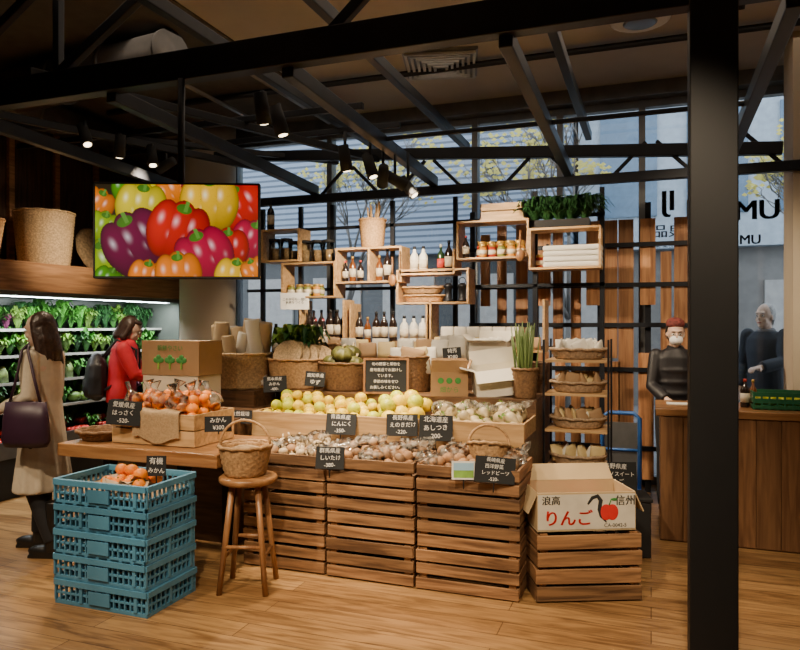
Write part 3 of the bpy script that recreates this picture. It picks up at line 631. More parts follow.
# ================= LEFT TABLE
r=ob('plank_table',None,label='thick slab oak table with dark legs carrying fruit crates',cat='table')
TX0,TX1=-3.50,-2.32
mk(B().bb(TX0,TX1,3.33,4.0,.68,.76),'table_top',WT,parent=r,bev=.006)
for a in(TX0+.3,TX1-.32):
    for c in(3.46,3.92): mk(B().bb(a-.03,a+.03,c-.03,c+.03,0,.68),'leg',BLKM,parent=r)
o=slat_crate(.62,.42,.20,'fruit_crate','pale wooden crate filled with bagged orange fruit',2,(WS,WS),floorz=.12,gap=.008); o.location=(-2.88,3.67,.761)
PO=citrus(.036,ORA,'small orange citrus fruit','orange_fruit')
pile(-3.16,-2.60,3.49,3.86,.90,[PO],.070,'bagged oranges in the table crate',.15,3,rad=.034)
bg=P(mk(B().loft([(0,0,0,.09,.06),(0,0,.06,.085,.055),(0,0,.10,.035,.025),(0,0,.12,.016,.012),(.01,0,.17,.045,.014)],18),'plastic_bag',BAG,label='clear plastic bag twisted shut over oranges',cat='bag'))
for k in range(9): bg.put((-3.10+.057*k,3.57+.1*(k%3),.985),(R.uniform(-.5,.5),R.uniform(-.5,.5),R.uniform(0,3)),.95,group='clear bags of oranges')
def cloth(w,l,label,m,seed=0):
    b=B(); n=14; k=14; vs=[];fs=[]
    for i in range(n+1):
        for j in range(k+1):
            s=-w/2+w*j/k; t=i/n*l; fold=.012*math.sin(j*1.1+seed)*min(1,i/6)
            if t<.08: p=(s,-t+.08+0.0,.012+.006*math.sin(j*.9))
            else: p=(s*(1+.1*(t-.08)),-.0-abs(fold)-.006,.012-(t-.08)+.03*math.sin(j*.5+seed)*(t-.08)/l)
            vs.append(p)
    for i in range(n):
        for j in range(k): a=i*(k+1)+j; fs.append((a,a+1,a+k+2,a+k+1))
    b.add(vs,fs,0,True); return mk(b,'burlap_cloth',m,label=label,cat='cloth')
o=cloth(.34,.26,'brown burlap cloth draped over the crate edge',BURL,1); o.location=(-2.84,3.455,.965)
sign(124,413,3.42,.22,.15,['愛媛県産','はっさく','-520-'],.25,-.15,post=.07); sign(218,424,3.40,.16,.09,['みかん','¥300'],.3,-.1,post=.06)
o=basket('shallow_basket',.12,.16,.06,WICD,'shallow wicker basket at the end of the table'); o.location=(-3.34,3.55,.761)
o=carton(.48,.28,.27,CARDW,'pale carton stacked on the low stand'); o.location=(-3.27,4.26,.861)
o=carton(.50,.28,.25,CARD,'brown carton printed with green broccoli pictures'); o.location=(-3.27,4.26,1.135)
for i in range(3):
    for j,(dx,dz) in enumerate(((0,.03),(-.025,.01),(.025,.01),(0,0))): mk(B().sph((0,0,0),(.022,.003,.020),0,10),'print',INKG,parent=o,loc=(-.10+.10*i+dx,-.141,.10+dz))
    mk(B().bb(-.007,.007,-.003,0,-.045,0),'print',LF2,parent=o,loc=(-.10+.10*i,-.141,.09))
text('新鮮やさい',.045,(0,-.142,.195),(pi/2,0,0),o,INKG)
# ================= BLUE CRATES
def blue_crate(w,d,h):
    o=ob('plastic_crate',None,label='blue ventilated plastic harvest crate in a stack',cat='crate'); b=B(); t=.012
    def side(L,dpt,ax,sg):
        def bx(a0,a1,z0,z1,o_=0):
            q=sg*(dpt/2); q0,q1=(q-t if sg>0 else q),(q if sg>0 else q+t)
            q0-= o_ if sg<0 else 0; q1+= o_ if sg>0 else 0
            if ax=='x': b.bb(a0,a1,q0,q1,z0,z1)
            else: b.bb(q0,q1,a0,a1,z0,z1)
        bx(-L/2,L/2,h-.030,h,.010); bx(-L/2,L/2,0,.020,.0); bx(-L/2,L/2,h*.45-.005,h*.45+.005)
        n=int(L/.034)
        for k in range(n+1):
            a=-L/2+L*k/n; ww=.008 if k%5 else .020
            bx(max(-L/2,a-ww/2),min(L/2,a+ww/2),.02,h-.02,.005 if k%5==0 else 0)
    side(w,d,'x',-1);side(w,d,'x',1);side(d,w,'y',-1);side(d,w,'y',1)
    for k in range(8): b.bb(-w/2+w*k/8,-w/2+w*k/8+w/11,-d/2,d/2,0,.008)
    mk(b,'body',BLU,parent=o)
    mk(B().bb(-.07,.07,-d/2-.009,-d/2-.001,.025,h-.04),'label_plate',BLU,parent=o)
    return P(o)
PBC=blue_crate(.61,.40,.132)
for k in range(5): PBC.put((-2.725+R.uniform(-.004,.004),3.065+R.uniform(-.004,.004),.001+k*.1345),(0,0,R.uniform(-.008,.008)),group='stack of blue crates')
mk(B().bb(-.29,.29,-.185,.185,0,.02),'crate_liner',BURL,loc=(-2.725,3.065,.58),label='brown cloth covered board lining the top blue crate',cat='liner')
pile(-2.86,-2.56,2.99,3.2,.60,[PO],.074,'oranges on the blue crates',0.05,2,rad=.036)
b=leafclump(9,.22,.06,BURL,.10,.9,4); mk(b,'cloth',mat('beige_cloth',(.45,.35,.24),.9),loc=(-2.74,3.07,.61),label='crumpled beige cloth under the oranges',cat='cloth')
sign(156,466,3.1,.11,.11,['有機','みかん'],.3,-.1,post=.1)
# ================= STOOL + BASKET
sx,sy=-2.17,3.42
r=ob('wooden_stool',None,loc=(sx,sy,0),label='round brown wooden stool with four splayed legs',cat='stool')
mk(B().lathe([(.001,.60),(.15,.60),(.165,.612),(.165,.632),(.155,.64),(.001,.64)],32),'seat',WT,parent=r)
for k in range(4):
    a=pi/4+k*pi/2+.3; mk(B().tube([(.10*math.cos(a),.10*math.sin(a),.605),(.185*math.cos(a),.185*math.sin(a),0)],[.019,.016],n=10),'leg',WTZ,parent=r)
for k in range(4):
    a0=pi/4+k*pi/2+.3; a1=a0+pi/2; q=.155; zz=.2 if k%2 else .26; mk(B().tube([(q*math.cos(a0),q*math.sin(a0),zz),(q*math.cos(a1),q*math.sin(a1),zz)],.011,n=8),'stretcher',WTZ,parent=r)
o=basket('handled_basket',.11,.15,.17,WIC,'round wicker basket with hoop handle on the stool',handle=True); o.location=(sx-.02,sy,.641); o.rotation_euler=(0,0,.2)
mk(B().lathe([(.09,0),(.12,.02),(.11,.05),(.05,.07),(.001,.075)],16),'cloth_bundle',BURL,loc=(sx-.02,sy,.735),label='brown cloth bundle inside the wicker basket',cat='cloth')
# ================= APPLE BOX + CRATES
ax,ay=-.385,4.02; rz=math.radians(20)+.06
for k in range(2):
    o=slat_crate(.58,.36,.185,'slatted_crate','low brown slatted crate under the apple carton',2,(WC,WCY)); o.location=(ax+.0,ay,.001+k*.187); o.rotation_euler=(0,0,rz+.03*k); o['group']='crates under the apple carton'
KRB=mat('apple_box_card',(.54,.40,.22),.75,0,.05)
o=carton(.55,.31,.21,KRB,'white and tan apple carton with red lettering and apple print',openflaps=1.4,flaps=[None,.9,2.7,2.7]); o.location=(ax-.01,ay+.01,.376); o.rotation_euler=(0,0,rz+.02)
fr=-.156
mk(B().bb(-.272,.272,fr-.001,fr,.01,.20),'white_print',mat('print_white',(.66,.61,.50),.7),parent=o)
for dx,dz in ((0,0),(.003,.001),(-.002,.002)): text('りんご',.092,(-.105+dx,fr-.002,.065+dz),(pi/2,0,0),o,INKR)
for dx in (0,.002): text('浪高',.052,(-.20+dx,fr-.002,.165),(pi/2,0,0),o,INKB); text('信州',.058,(.215+dx,fr-.002,.160),(pi/2,0,0),o,INKB)
text('CA-0042-5',.028,(.16,fr-.002,.028),(pi/2,0,0),o,INKB)
b=B()
for q in(-1,1): b.sph((q*.018,0,0),(.034,.002,.044),0,20)
mk(b,'apple_print',INKR,parent=o,loc=(.125,fr-.002,.10)); mk(B().tube([(0,0,0),(.012,0,.035)],.003,n=5).sph((.028,0,.03),(.018,.001,.008),0,10),'leaf_print',INKG,parent=o,loc=(.125,fr-.003,.14))
mk(B().tube([(-.045,0,.03),(-.02,0,.065),(.01,0,.075),(.028,0,.05),(.02,0,.0),(.03,0,-.035),(.06,0,-.07)],[.005,.010,.011,.012,.011,.009,.003],n=8),'brush_print',INKB,parent=o,loc=(.050,fr-.002,.115),scale=(1,.1,1))
ap=ob('apple',None,label='red apple inside the carton',cat='fruit'); mk(B().sph((0,0,0),(.04,.04,.036),0,14),'flesh',TOM,parent=ap); mk(B().tube([(0,0,.03),(.004,0,.05)],.003,n=5),'stem',WCD,parent=ap); PA=P(ap)
for i in range(5):
    for j in range(3):
        q=Matrix.Rotation(rz,3,'Z')@Vector((-.18+.09*i,-.09+.09*j,0)); PA.put((ax+q.x,ay+q.y,.376+.09),(0,0,i),1,group='apples in the carton')
mk(B().box((0,0,0),(.47,.27,.01)),'carton_insert',CARD,loc=(ax,ay+.01,.376+.045),rot=(0,0,rz+.02),label='cardboard insert inside the apple carton',cat='insert')
# ================= CLUTTER right of display
o=slat_crate(.34,.34,.29,'slatted_crate','small dark slatted crate beside the display',3,(WCD,WCD)); o.location=(-.50,4.55,.001)
gc=ob('plastic_crate',None,label='green plastic crate on top of a small slatted crate',cat='crate'); b=B()
for k in range(4): z=k*.07; b.bb(-.16,.16,-.16,-.15,z,z+.05); b.bb(-.16,.16,.15,.16,z,z+.05); b.bb(-.16,-.15,-.16,.16,z,z+.05); b.bb(.15,.16,-.16,.16,z,z+.05)
for a in(-1,1):
    for e in(-1,1): b.bb(a*.155-.008,a*.155+.008,e*.155-.008,e*.155+.008,0,.27)
b.bb(-.16,.16,-.16,.16,0,.01); mk(b,'body',GRN,parent=gc); gc.location=(-.50,4.55,.293)
for k in range(5): mk(leafclump(14,.1,.1,LF,.03,.5,40+k),'leafy_green',LF if k%2 else LF3,loc=(-.58+.08*(k%3),4.5+.08*(k//3),.48),label='leafy bundle in the green crate',cat='vegetable',group='greens in the green crate')
r=ob('storage_box',None,loc=(-.14,4.80,0),rot=(0,0,.2),label='low black storage box with a black handwritten sign',cat='box')
mk(B().bb(-.15,.12,-.12,.12,0,.36),'body',BLKM,parent=r,bev=.01); mk(B().bb(-.16,.13,-.13,.13,.36,.385),'lid',BLKM,parent=r,bev=.006)
sign(616,478,4.58,.26,.2,['長野県産','シナノスイート','りんご','¥450'],.3,-.12,post=.25)
rx0,rx1=-.70,-.27; rv=5.0
r=ob('basket_rack',None,loc=(0,rv,0),label='thin black rack with pine boards holding brown wicker baskets',cat='rack')
b=B()
for a in(rx0,rx1):
    for c in (-.16,.2): b.bb(a-.007,a+.007,c-.007,c+.007,0,1.40)
mk(b,'frame',BLK,parent=r)
zs=[.52,.78,1.03,1.26]
for z in zs: mk(B().bb(rx0+.008,rx1-.008,-.16,.2,z-.018,z),'shelf_board',WS,parent=r)
bk=basket('wicker_tray_basket',.155,.195,.07,WICG,'brown wicker basket on the rack',oval=.85); PBk=P(bk)
for z in zs:
    PBk.put(((rx0+rx1)/2,rv+.02,z+.001),(0,0,0),group='wicker baskets on the rack')
    for k in range(10): PW[(k+int(z*10))%3 if z<1.1 else 0].put(((rx0+rx1)/2-.13+.029*k,rv-.02+.04*(k%3),z+.03),(R.uniform(-.3,.3),R.uniform(-.5,.5),R.uniform(0,2)),1.1,group='packets in the rack baskets')
# ================= COUNTER
r=ob('service_counter',None,label='brown timber board service counter with thick top',cat='counter')
cx0,cx1,cy0,cy1=.03,3.0,5.12,5.72
mk(B().bb(cx0+.03,cx1,cy0+.03,cy1-.03,0,.87),'body',WCT,parent=r); mk(B().bb(cx0,cx1,cy0,cy1,.87,.92),'worktop',WT,parent=r,bev=.004)
k=cx0+.03
while k<cx1-.1: mk(B().bb(k,k+.145,cy0+.015,cy0+.03,.01,.865),'front_board',WCT,parent=r,bev=.002); k+=.15
x=Uq(778,5.4)
gc2=ob('plastic_crate',None,loc=(x,5.4,.921),label='low green plastic crate on the counter',cat='crate'); b=B()
for z in (0,.045,.09): b.bb(-.17,.17,-.13,-.12,z,z+.03); b.bb(-.17,.17,.12,.13,z,z+.03); b.bb(-.17,-.16,-.13,.13,z,z+.03); b.bb(.16,.17,-.13,.13,z,z+.03)
for k in range(8): q=-.165+.33*k/7; b.bb(q-.006,q+.006,-.131,-.119,0,.12); b.bb(q-.006,q+.006,.119,.131,0,.12)
b.bb(-.17,.17,-.13,.13,0,.008); mk(b,'body',GRN,parent=gc2)
for k in range(7): PLM[1].put((x-.12+.04*k,5.36+.05*(k%2),.98),group='fruit in the counter crate')
PB[2].put((Uq(745,5.4),5.4,.921)); PB[1].put((Uq(754,5.4),5.45,.921),scale=.8)
mk(B().bb(-.09,.09,-.07,.07,0,.006),'paper_sheet',WHT,loc=(Uq(680,5.4),5.45,.921),label='white paper lying on the counter',cat='paper')
r=ob('hand_trolley',None,loc=(-.24,6.1,0),label='blue framed trolley with grey panel behind the counter',cat='trolley')
BLF=mat('blue_frame',(.03,.12,.40),.4)
b=B().tube([(-.15,0,.12),(-.15,0,.72),(-.1,0,.76),(.1,0,.76),(.15,0,.72),(.15,0,.12)],.018).tube([(-.15,0,.45),(.15,0,.45)],.012).bb(-.16,.16,-.2,.1,.1,.13)
mk(b,'frame',BLF,parent=r); mk(B().bb(-.13,.13,.005,.02,.2,.68),'panel',GRY,parent=r)
for a in(-.13,.13):
    for c in(-.16,.06): mk(B().tube([(a-.015,c,.05),(a+.015,c,.05)],.05,n=16),'wheel',BLKM,parent=r)
# ================= FRIDGE CASE
CU=-5.2
r=ob('refrigerated_case',None,label='long open refrigerated produce case with wood fascia',cat='refrigerator')
mk(B().bb(CU,CU+.04,3.2,6.75,1.80,2.04).bb(-5.98,CU+.04,3.2,6.75,2.04,2.06),'fascia',WF,parent=r,bev=.004)
mk(B().bb(-5.98,-5.94,3.2,6.75,0,1.8).bb(-5.98,CU,3.2,6.75,1.76,1.80).bb(-5.98,CU,3.2,3.24,0,1.8).bb(-5.98,CU,6.71,6.75,0,1.8),'cabinet',mat('case_inner',(.12,.14,.12),.4),parent=r)
mk(B().bb(-5.98,CU+.02,3.2,6.75,0,.42),'base',BLKM,parent=r,bev=.01)
mk(B().bb(CU+.02,CU+.035,3.2,6.75,.35,.5),'bumper_rail',GRY,parent=r)
lv=[(.44,CU-.01),(.74,CU-.10),(.98,CU-.15),(1.22,CU-.20),(1.46,CU-.25)]
for z,xf in lv[1:]:
    mk(B().bb(-5.94,xf,3.24,6.71,z-.015,z),'shelf',GRY,parent=r); mk(B().bb(xf,xf+.008,3.24,6.71,z-.018,z+.006),'price_rail',mat('dull_rail',(.45,.45,.40),.6),parent=r)
EM=mat('fridge_light',(.85,.95,1),.5,emit=1.5,var=0)
mk(B().bb(CU-.10,CU-.08,3.3,6.65,1.75,1.76),'light_tube',EM,parent=r)
protos=[]
for k,(m,mm,hh) in enumerate(((LF,.10,.21),(LF2,.10,.19),(LF3,.10,.22),(LF3,.09,.20),(LF,.11,.20),(PUR,.07,.16))):
    protos.append(P(mk(leafclump(34,mm,hh,m,.022,.4,60+k),'leafy_green',m,label='bagged bunch of leafy greens in the refrigerated case',cat='vegetable')))
protos=protos[:5]*4+protos[5:]
wp=P(mk(B().loft([(0,0,0,.05,.04),(0,0,.10,.048,.04),(0,0,.17,.02,.015)],12),'wrapped_vegetable',mat('pale_wrap',(.24,.34,.11),.4,0,.5,20,rand=.4),label='pale wrapped vegetable in the refrigerated case',cat='vegetable'))
tp=ob('tomato_pack',None,label='pack of red tomatoes in the refrigerated case',cat='vegetable pack'); mk(B().bb(-.07,.07,-.06,.06,0,.02),'tray',BLKM,parent=tp)
for i in range(2):
    for j in range(3): mk(B().sph((-.03+.06*i,-.04+.04*j,.04),.026,0,10),'tomato',TOM,parent=tp)
PTm=P(tp)
cp=P(mk(B().sph((0,0,.05),(.07,.07,.052),0,16,lobes=5,la=.05),'cabbage',LF2,label='round pale green cabbage in the refrigerated case',cat='vegetable'))
for li,(z,xf) in enumerate(lv):
    for rw in range(2):
        y=3.95+R.uniform(0,.06)
        while y<6.62:
            x=xf-.09-.15*rw; kk=R.random(); zz=z+.003+.05*rw
            if li==0 and kk<.5: PTm.put((x,y,zz),(0,0,pi/2),1,group='tomato packs in the case')
            elif li<=1 and kk<.25: cp.put((x,y,zz),(0,0,R.uniform(0,3)),1,group='cabbages in the case')
            elif kk<.35 and rw==0 and li in(1,2): wp.put((x,y,zz),(0,R.uniform(-.1,.3),R.uniform(0,3)),R.uniform(.8,1),group='wrapped vegetables in the case')
            else: R.choice(protos).put((x,y,zz),(0,R.uniform(-.1,.2),R.uniform(0,6)),R.uniform(.8,1.15),group='greens in the refrigerated case')
            y+=R.uniform(.105,.14)
o=basket('tall_woven_basket',.22,.27,.52,WICL,'large tall woven basket standing above the refrigerated case',n=60); o.location=(-5.52,5.1,2.061)
o=basket('tall_woven_basket',.18,.24,.36,WIC,'wide woven basket above the refrigerated case',n=60); o.location=(-5.52,4.35,2.061)
ld.put((-5.72,5.95,2.30),(.1,1.25,.1),1.6,label='round woven tray leaning above the case'); ld.put((-5.74,6.4,2.28),(.1,1.25,.1),1.4,label='round woven tray leaning above the case')
for k in range(6): mk(B().bb(-5.99,-5.95,3.4+k*.56,3.46+k*.56,2.06,3.7),'wall_batten',WF,label='vertical brown timber batten on the dark wall',cat='batten',group='battens on the dark wall')
# ================= TV
def tvpic():
    W,H=.90,.515; nx,ny=300,172
    Y_=(.95,.52,.0);YL=(.80,.62,.0);OR=(.95,.22,.0);RD=(.66,.008,.004);MG=(.50,.0,.045);PU=(.17,.0,.045);GR=(.08,.30,.0);LG=(.30,.46,.0)
    pep=[(98,205,18,OR),(104,228,18,LG),(130,188,18,GR),(110,262,26,LG),(152,186,22,YL),(176,190,20,OR),(198,182,18,MG),(224,184,20,MG),(252,190,18,RD),
      (141,207,26,YL),(242,207,27,RD),(208,203,30,Y_),(158,260,22,YL),(137,243,34,PU),(177,231,32,RD),
      (250,240,22,MG),(226,248,22,RD),(204,256,30,MG),(146,276,18,OR),(178,274,24,OR),(232,276,20,Y_),(254,270,15,OR),(108,280,15,GR)]
    PP=[(a,b_,r_,k,R.uniform(-.6,.6)) for a,b_,r_,k in pep]
    vs=[];fs=[];col=[]
    for j in range(ny+1):
        for i in range(nx+1):
            u=i/nx; v=j/ny; vs.append((-W/2+W*u,0,H/2-H*v)); X=97+159*u; Y=184+91*v; c=(.02,.012,.004)
            for (a,b_,r_,k,ph) in PP:
                dx,dy=(X-a)/r_,(Y-b_)/r_
                if dx*dx+dy*dy>1.5: continue
                x=dx*math.cos(ph)+dy*math.sin(ph); y=-dx*math.sin(ph)+dy*math.cos(ph); best=-1;bx=0
                for lx,lw in ((-.48,.50),(0,.55),(.48,.50)):
                    xx=(x-lx*(1-.25*max(0,y)))/lw; q=1-xx*xx-(y/(.98-.10*abs(lx)*2))**2*.95
                    if q>best: best=q;bx=xx
                if best>0:
                    n=math.sqrt(best); s=.06+1.0*n**.9*(.72-.3*dy-.2*dx); h=max(0,1-math.hypot(bx+.25,(y+.3)*1.1)/.34)**2+.35*max(0,1-math.hypot(bx-.4,(y-.15)*1.2)/.25)**2
                    c=tuple(min(1,max(0,z_*s+h*.5)) for z_ in k)
                    if math.hypot(x,(y+.74)*1.6)<.24: c=(.05*(s+.3),.16*(s+.3),.01)
                    if abs(x-.05)<.06 and -1.0<y<-.66: c=(.10,.26,.03)
            col.append(c)
    for j in range(ny):
        for i in range(nx): a=j*(nx+1)+i; fs.append((a,a+1,a+nx+2,a+nx+1))
    me=bpy.data.meshes.new('screen'); me.from_pydata(vs,[],fs); at=me.color_attributes.new('Col','FLOAT_COLOR','POINT')
    fl=[]
    for c in col: fl+= [c[0],c[1],c[2],1]
    at.data.foreach_set('color',fl)
    m,N,L,b=nmat('screen_image'); b.inputs['Base Color'].default_value=(.01,.01,.01,1); b.inputs['Roughness'].default_value=.3
    ca=N.new('ShaderNodeVertexColor'); ca.layer_name='Col'; L.new(ca.outputs['Color'],b.inputs['Emission Color']); b.inputs['Emission Strength'].default_value=1.1
    me.materials.append(m); return me
x,y,z=Q(177,230.5,3.18)
r=ob('television',None,loc=(x,y,z),rot=(0,0,math.radians(20)+.05),label='black flat television showing colourful bell peppers',cat='television')
mk(B().bb(-.455,.455,.003,.05,-.268,.268),'housing',BLKM,parent=r,bev=.004)
mk(B().bb(-.455,-.447,-.004,.003,-.265,.265).bb(.447,.455,-.004,.003,-.265,.265).bb(-.455,.455,-.004,.003,.256,.265).bb(-.455,.455,-.004,.003,-.265,-.256),'bezel',BLKM,parent=r)
ob('screen',tvpic(),loc=(0,0,0),parent=r,scale=(.99,1,.99)); 
mk(B().tube([(0,.09,.0),(0,.09,2.90-z)],.02,n=10).bb(-.1,.1,.05,.1,-.08,.08),'hanging_pole',BLK,parent=r)
# ================= LIGHTS
def aim(o,t): o.rotation_euler=(Vector(t)-o.location).to_track_quat('-Z','Y').to_euler()
SCOL=(1,.79,.54)
def track(px,py,v,target,power,spot=True,col=SCOL,ang=58):
    x,y,z=Q(px,py,v); d=(Vector(target)-Vector((x,y,z))).normalized(); q=d.to_track_quat('Z','Y').to_matrix()
    o=ob('track_light',None,loc=(x,y,z),label='black cylindrical track spotlight hanging under the steel frame',cat='spotlight')
    mk(B().tube([q@Vector((0,0,-.09)),q@Vector((0,0,.09))],[.038,.045],n=16),'lamp_head',BLKM,parent=o)
    mk(B().tube([(0,0,.0),(0,0,max(.1,2.85-z))],.012,n=8),'bracket',BLK,parent=o)
    mk(B().sph(q@Vector((0,0,.088)),(.03,.03,.008),0,12,q),'bulb',mat('lamp_glow',(1,.8,.5),.5,emit=8,var=0),parent=o)
    if spot:
        l=bpy.data.lights.new('spot','SPOT'); l.energy=power; l.color=col; l.spot_size=math.radians(ang); l.spot_blend=.7; l.shadow_soft_size=.05
        lo=bpy.data.objects.new('spot_lamp',l); COL.objects.link(lo); lo.parent=o; lo.location=q@Vector((0,0,.13)); lo.rotation_euler=d.to_track_quat('-Z','Y').to_euler()
track(85,135,4.0,(-2.9,3.6,.9),170); track(152,156,4.6,(-3.3,4.2,1.2),130); track(166,165,4.9,(-5.5,5.0,2.3),150)
track(262,108,3.5,(-2.2,4.2,.9),200); track(279,121,3.7,(-1.6,3.9,.8),210); track(370,166,4.6,(-1.3,4.4,1.0),185)
track(383,176,4.8,(-2.4,5.9,1.8),320,ang=80); track(395,180,4.9,(-.9,5.9,2.0),260,ang=75); track(408,187,5.1,(-.5,5.0,1.0),150)
track(120,146,4.3,(-4.3,4.6,1.0),110); track(345,158,4.4,(-1.9,4.8,1.1),150)
def downlight(x,y,z,t,p,ang=70,col=SCOL):
    o=ob('ceiling_spotlight',None,loc=(x,y,z),label='black ceiling spotlight aimed at the produce',cat='spotlight'); d=(Vector(t)-Vector((x,y,z))).normalized(); q=d.to_track_quat('Z','Y').to_matrix()
    mk(B().tube([q@Vector((0,0,-.09)),q@Vector((0,0,.09))],[.038,.045],n=16),'lamp_head',BLKM,parent=o); mk(B().tube([(0,0,0),(0,0,3.74-z)],.012),'bracket',BLK,parent=o)
    l=bpy.data.lights.new('spot','SPOT'); l.energy=p; l.color=col; l.spot_size=math.radians(ang); l.spot_blend=.75; l.shadow_soft_size=.06
    lo=bpy.data.objects.new('spot_lamp',l); COL.objects.link(lo); lo.parent=o; lo.location=q@Vector((0,0,.13)); lo.rotation_euler=d.to_track_quat('-Z','Y').to_euler()
downlight(-2.8,1.2,3.4,(-2.6,3.1,.4),270,60); downlight(-1.2,1.0,3.4,(-1.3,3.7,.5),340,58); downlight(.2,1.6,3.4,(-.4,4.0,.4),290,58); downlight(-.3,.6,3.4,(-.6,2.2,0),110,72)
downlight(1.2,3.0,3.4,(1.0,5.3,.7),180,76); downlight(-2.0,.3,3.4,(-2.0,2.0,0),110,72); downlight(-4.4,1.5,3.4,(-4.0,3.5,.8),200,66)
downlight(.5,4.6,3.5,(.2,6.0,1.3),140,70)
def area(loc,t,p,sx,sy,col):
    l=bpy.data.lights.new('area','AREA'); l.energy=p; l.shape='RECTANGLE'; l.size=sx; l.size_y=sy; l.color=col; o=bpy.data.objects.new('area_lamp',l); COL.objects.link(o); o.location=loc; aim(o,t); return o
o=area((CU-.03,5.0,1.74),(-5.7,5.0,.9),58,.1,3.2,(.92,.98,1)); o.rotation_euler=(0,math.radians(20),0)
area((-1.2,4.5,3.7),(-1.2,4.5,0),26,5,3,(1,.81,.62))  # soft warm fill added for general brightness, no fitting modelled
# ================= PEOPLE
def hand(b,w,d,n,s,curl=.5,sc=1):
    w=Vector(w); d=Vector(d).normalized(); n=Vector(n).normalized(); sd=d.cross(n).normalized()*s
    b.sph(w+d*.045*sc,(.04*sc,.016*sc,.048*sc),0,10,Matrix((sd,n,d)).transposed())
    for k,(o,l) in enumerate(((-.028,.070),(-.009,.08),(.010,.075),(.028,.058))):
        p=w+d*.085*sc+sd*o*sc; q=p+(d*math.cos(curl*.5)+n*math.sin(curl*.5))*l*.5*sc; e=q+(d*math.cos(curl*1.3)+n*math.sin(curl*1.3))*l*.5*sc
        b.tube([p-d*.02,p,q,e],[.0095,.0095,.009,.0075],n=8)
    p=w+d*.03*sc-sd*.03*sc; b.tube([p,p+(d*.6-sd*.7+n*.2)*.032*sc,p+(d*1.1-sd*.8+n*.5)*.048*sc],[.012,.011,.008],n=8)
def person(name,label,loc,rz,pose,clothes,hair,H=1.62,mask=False,voxel=.0065,wid=1):
    """local frame: faces +y, right hand side = +x"""
    k=H/1.65; root=ob(name,None,loc=loc,rot=(0,0,rz),label=label,cat='person',scale=(k*wid,k*wid,k))
    b=B(); hc=Vector(pose.get('head',(0,.03,1.535))); hr=Matrix.Rotation(pose.get('turn',0),3,'Z')@Matrix.Rotation(-pose.get('nod',0),3,'X')
    def hp(x,y,z): return hc+hr@Vector((x,y,z))
    b.sph(hp(0,-.012,.02),(.074,.093,.098),0,20,hr); b.sph(hp(0,.022,-.045),(.056,.062,.07),0,16,hr); b.sph(hp(0,.06,-.085),(.026,.022,.022),0,10,hr)
    b.sph(hp(0,.085,-.02),(.013,.022,.016),0,10,hr); b.tube([hp(0,.078,.025),hp(0,.098,-.018)],[.008,.012],n=8); b.sph(hp(0,.074,.035),(.055,.012,.010),0,12,hr)
    b.sph(hp(0,.074,-.055),(.024,.014,.013),0,10,hr)
    for s in(-1,1): b.sph(hp(s*.076,-.01,-.008),(.009,.018,.03),0,8,hr); b.sph(hp(s*.038,.055,-.03),(.02,.02,.02),0,8,hr)
    nb=Vector((0,-.01,1.36)); b.tube([nb,(nb+hc)/2+Vector((0,-.01,0)),hc+Vector((0,-.015,-.03))],[.062,.053,.052],n=14)
    ty=pose.get('lean',0)
    b.loft([(0,0,.80,.15,.11),(0,0,.90,.165,.115),(0,ty*.2,1.02,.135,.10),(0,ty*.5,1.15,.15,.105),(0,ty*.8,1.28,.17,.105),(0,ty,1.36,.14,.085),(0,ty,1.41,.06,.06)],22)
    for s in(-1,1):
        hip=Vector((s*.085,0,.86)); kn=Vector((s*.095,.01,.47))+Vector(pose.get('knee%d'%s,(0,0,0))); an=Vector((s*.10,-.02,.08))+Vector(pose.get('ank%d'%s,(0,0,0)))
        b.tube([hip,(hip+kn)/2,kn,(kn*.6+an*.4)+Vector((0,-.015,0)),an],[.085,.072,.053,.05,.034],n=14); b.sph(an+Vector((0,.06,-.045)),(.038,.11,.032),0,12)
        sh,el,wr,hd,nn=pose['arm%d'%s]; sh=Vector(sh);el=Vector(el);wr=Vector(wr)
        b.sph(sh,.052,0,10); b.tube([sh,(sh+el)/2,el,(el+wr)/2,wr,wr+Vector(hd).normalized()*.03],[.05,.045,.038,.034,.025,.024],n=12); hand(b,wr,hd,nn,s,pose.get('curl',.7))
    fuse(b,voxel,2,'body',SKIN,parent=root)
    for s in(-1,1):
        mk(B().sph(hp(s*.03,.079,.008),(.013,.008,.008),0,10,hr),'eye',EYEW,parent=root); mk(B().sph(hp(s*.03,.086,.008),(.006,.003,.006),0,10,hr),'iris',IRIS,parent=root)
        mk(B().tube([hp(s*.015,.086,.03),hp(s*.032,.086,.035),hp(s*.048,.078,.029)],.0025,n=6),'eyebrow',hair['m'],parent=root)
    if not mask: mk(B().sph(hp(0,.088,-.055),(.022,.005,.006),0,10,hr),'mouth',LIP,parent=root)
    hb=B()
    hb.sph(hp(0,-.038,.037),(.084,.084,.090),0,20,hr)
    if hair['len']>0:
        l=hair['len']; hb.tube([hp(0,-.045,.02),hp(0,-.065,-.08),hp(0,-.07,-.08-l*.6),hp(0,-.06,-.08-l)],[.08,.068,.066,.045],n=16)
        for s in(-1,1): hb.tube([hp(s*.045,-.02,.05),hp(s*.072,-.02,-.03),hp(s*.075,-.03,-.08-l*.5),hp(s*.075,-.045,-.08-l*.95)],[.042,.030,.033,.015],n=12)
        if l>.1:
            for i in range(9):
                a=pi+pi*i/8; hb.tube([hp(.07*math.cos(a),-.04+.055*math.sin(a),0),hp(.078*math.cos(a),-.05+.06*math.sin(a),-.08),hp(.085*math.cos(a),-.05+.06*math.sin(a),-.09-l*R.uniform(.85,1.15))],[.02,.021,.006],n=8)
    else:
        for s in(-1,1): hb.sph(hp(s*.070,-.035,.0),(.016,.045,.045),0,12,hr)
        hb.sph(hp(0,-.07,-.04),(.065,.04,.06),0,12,hr)
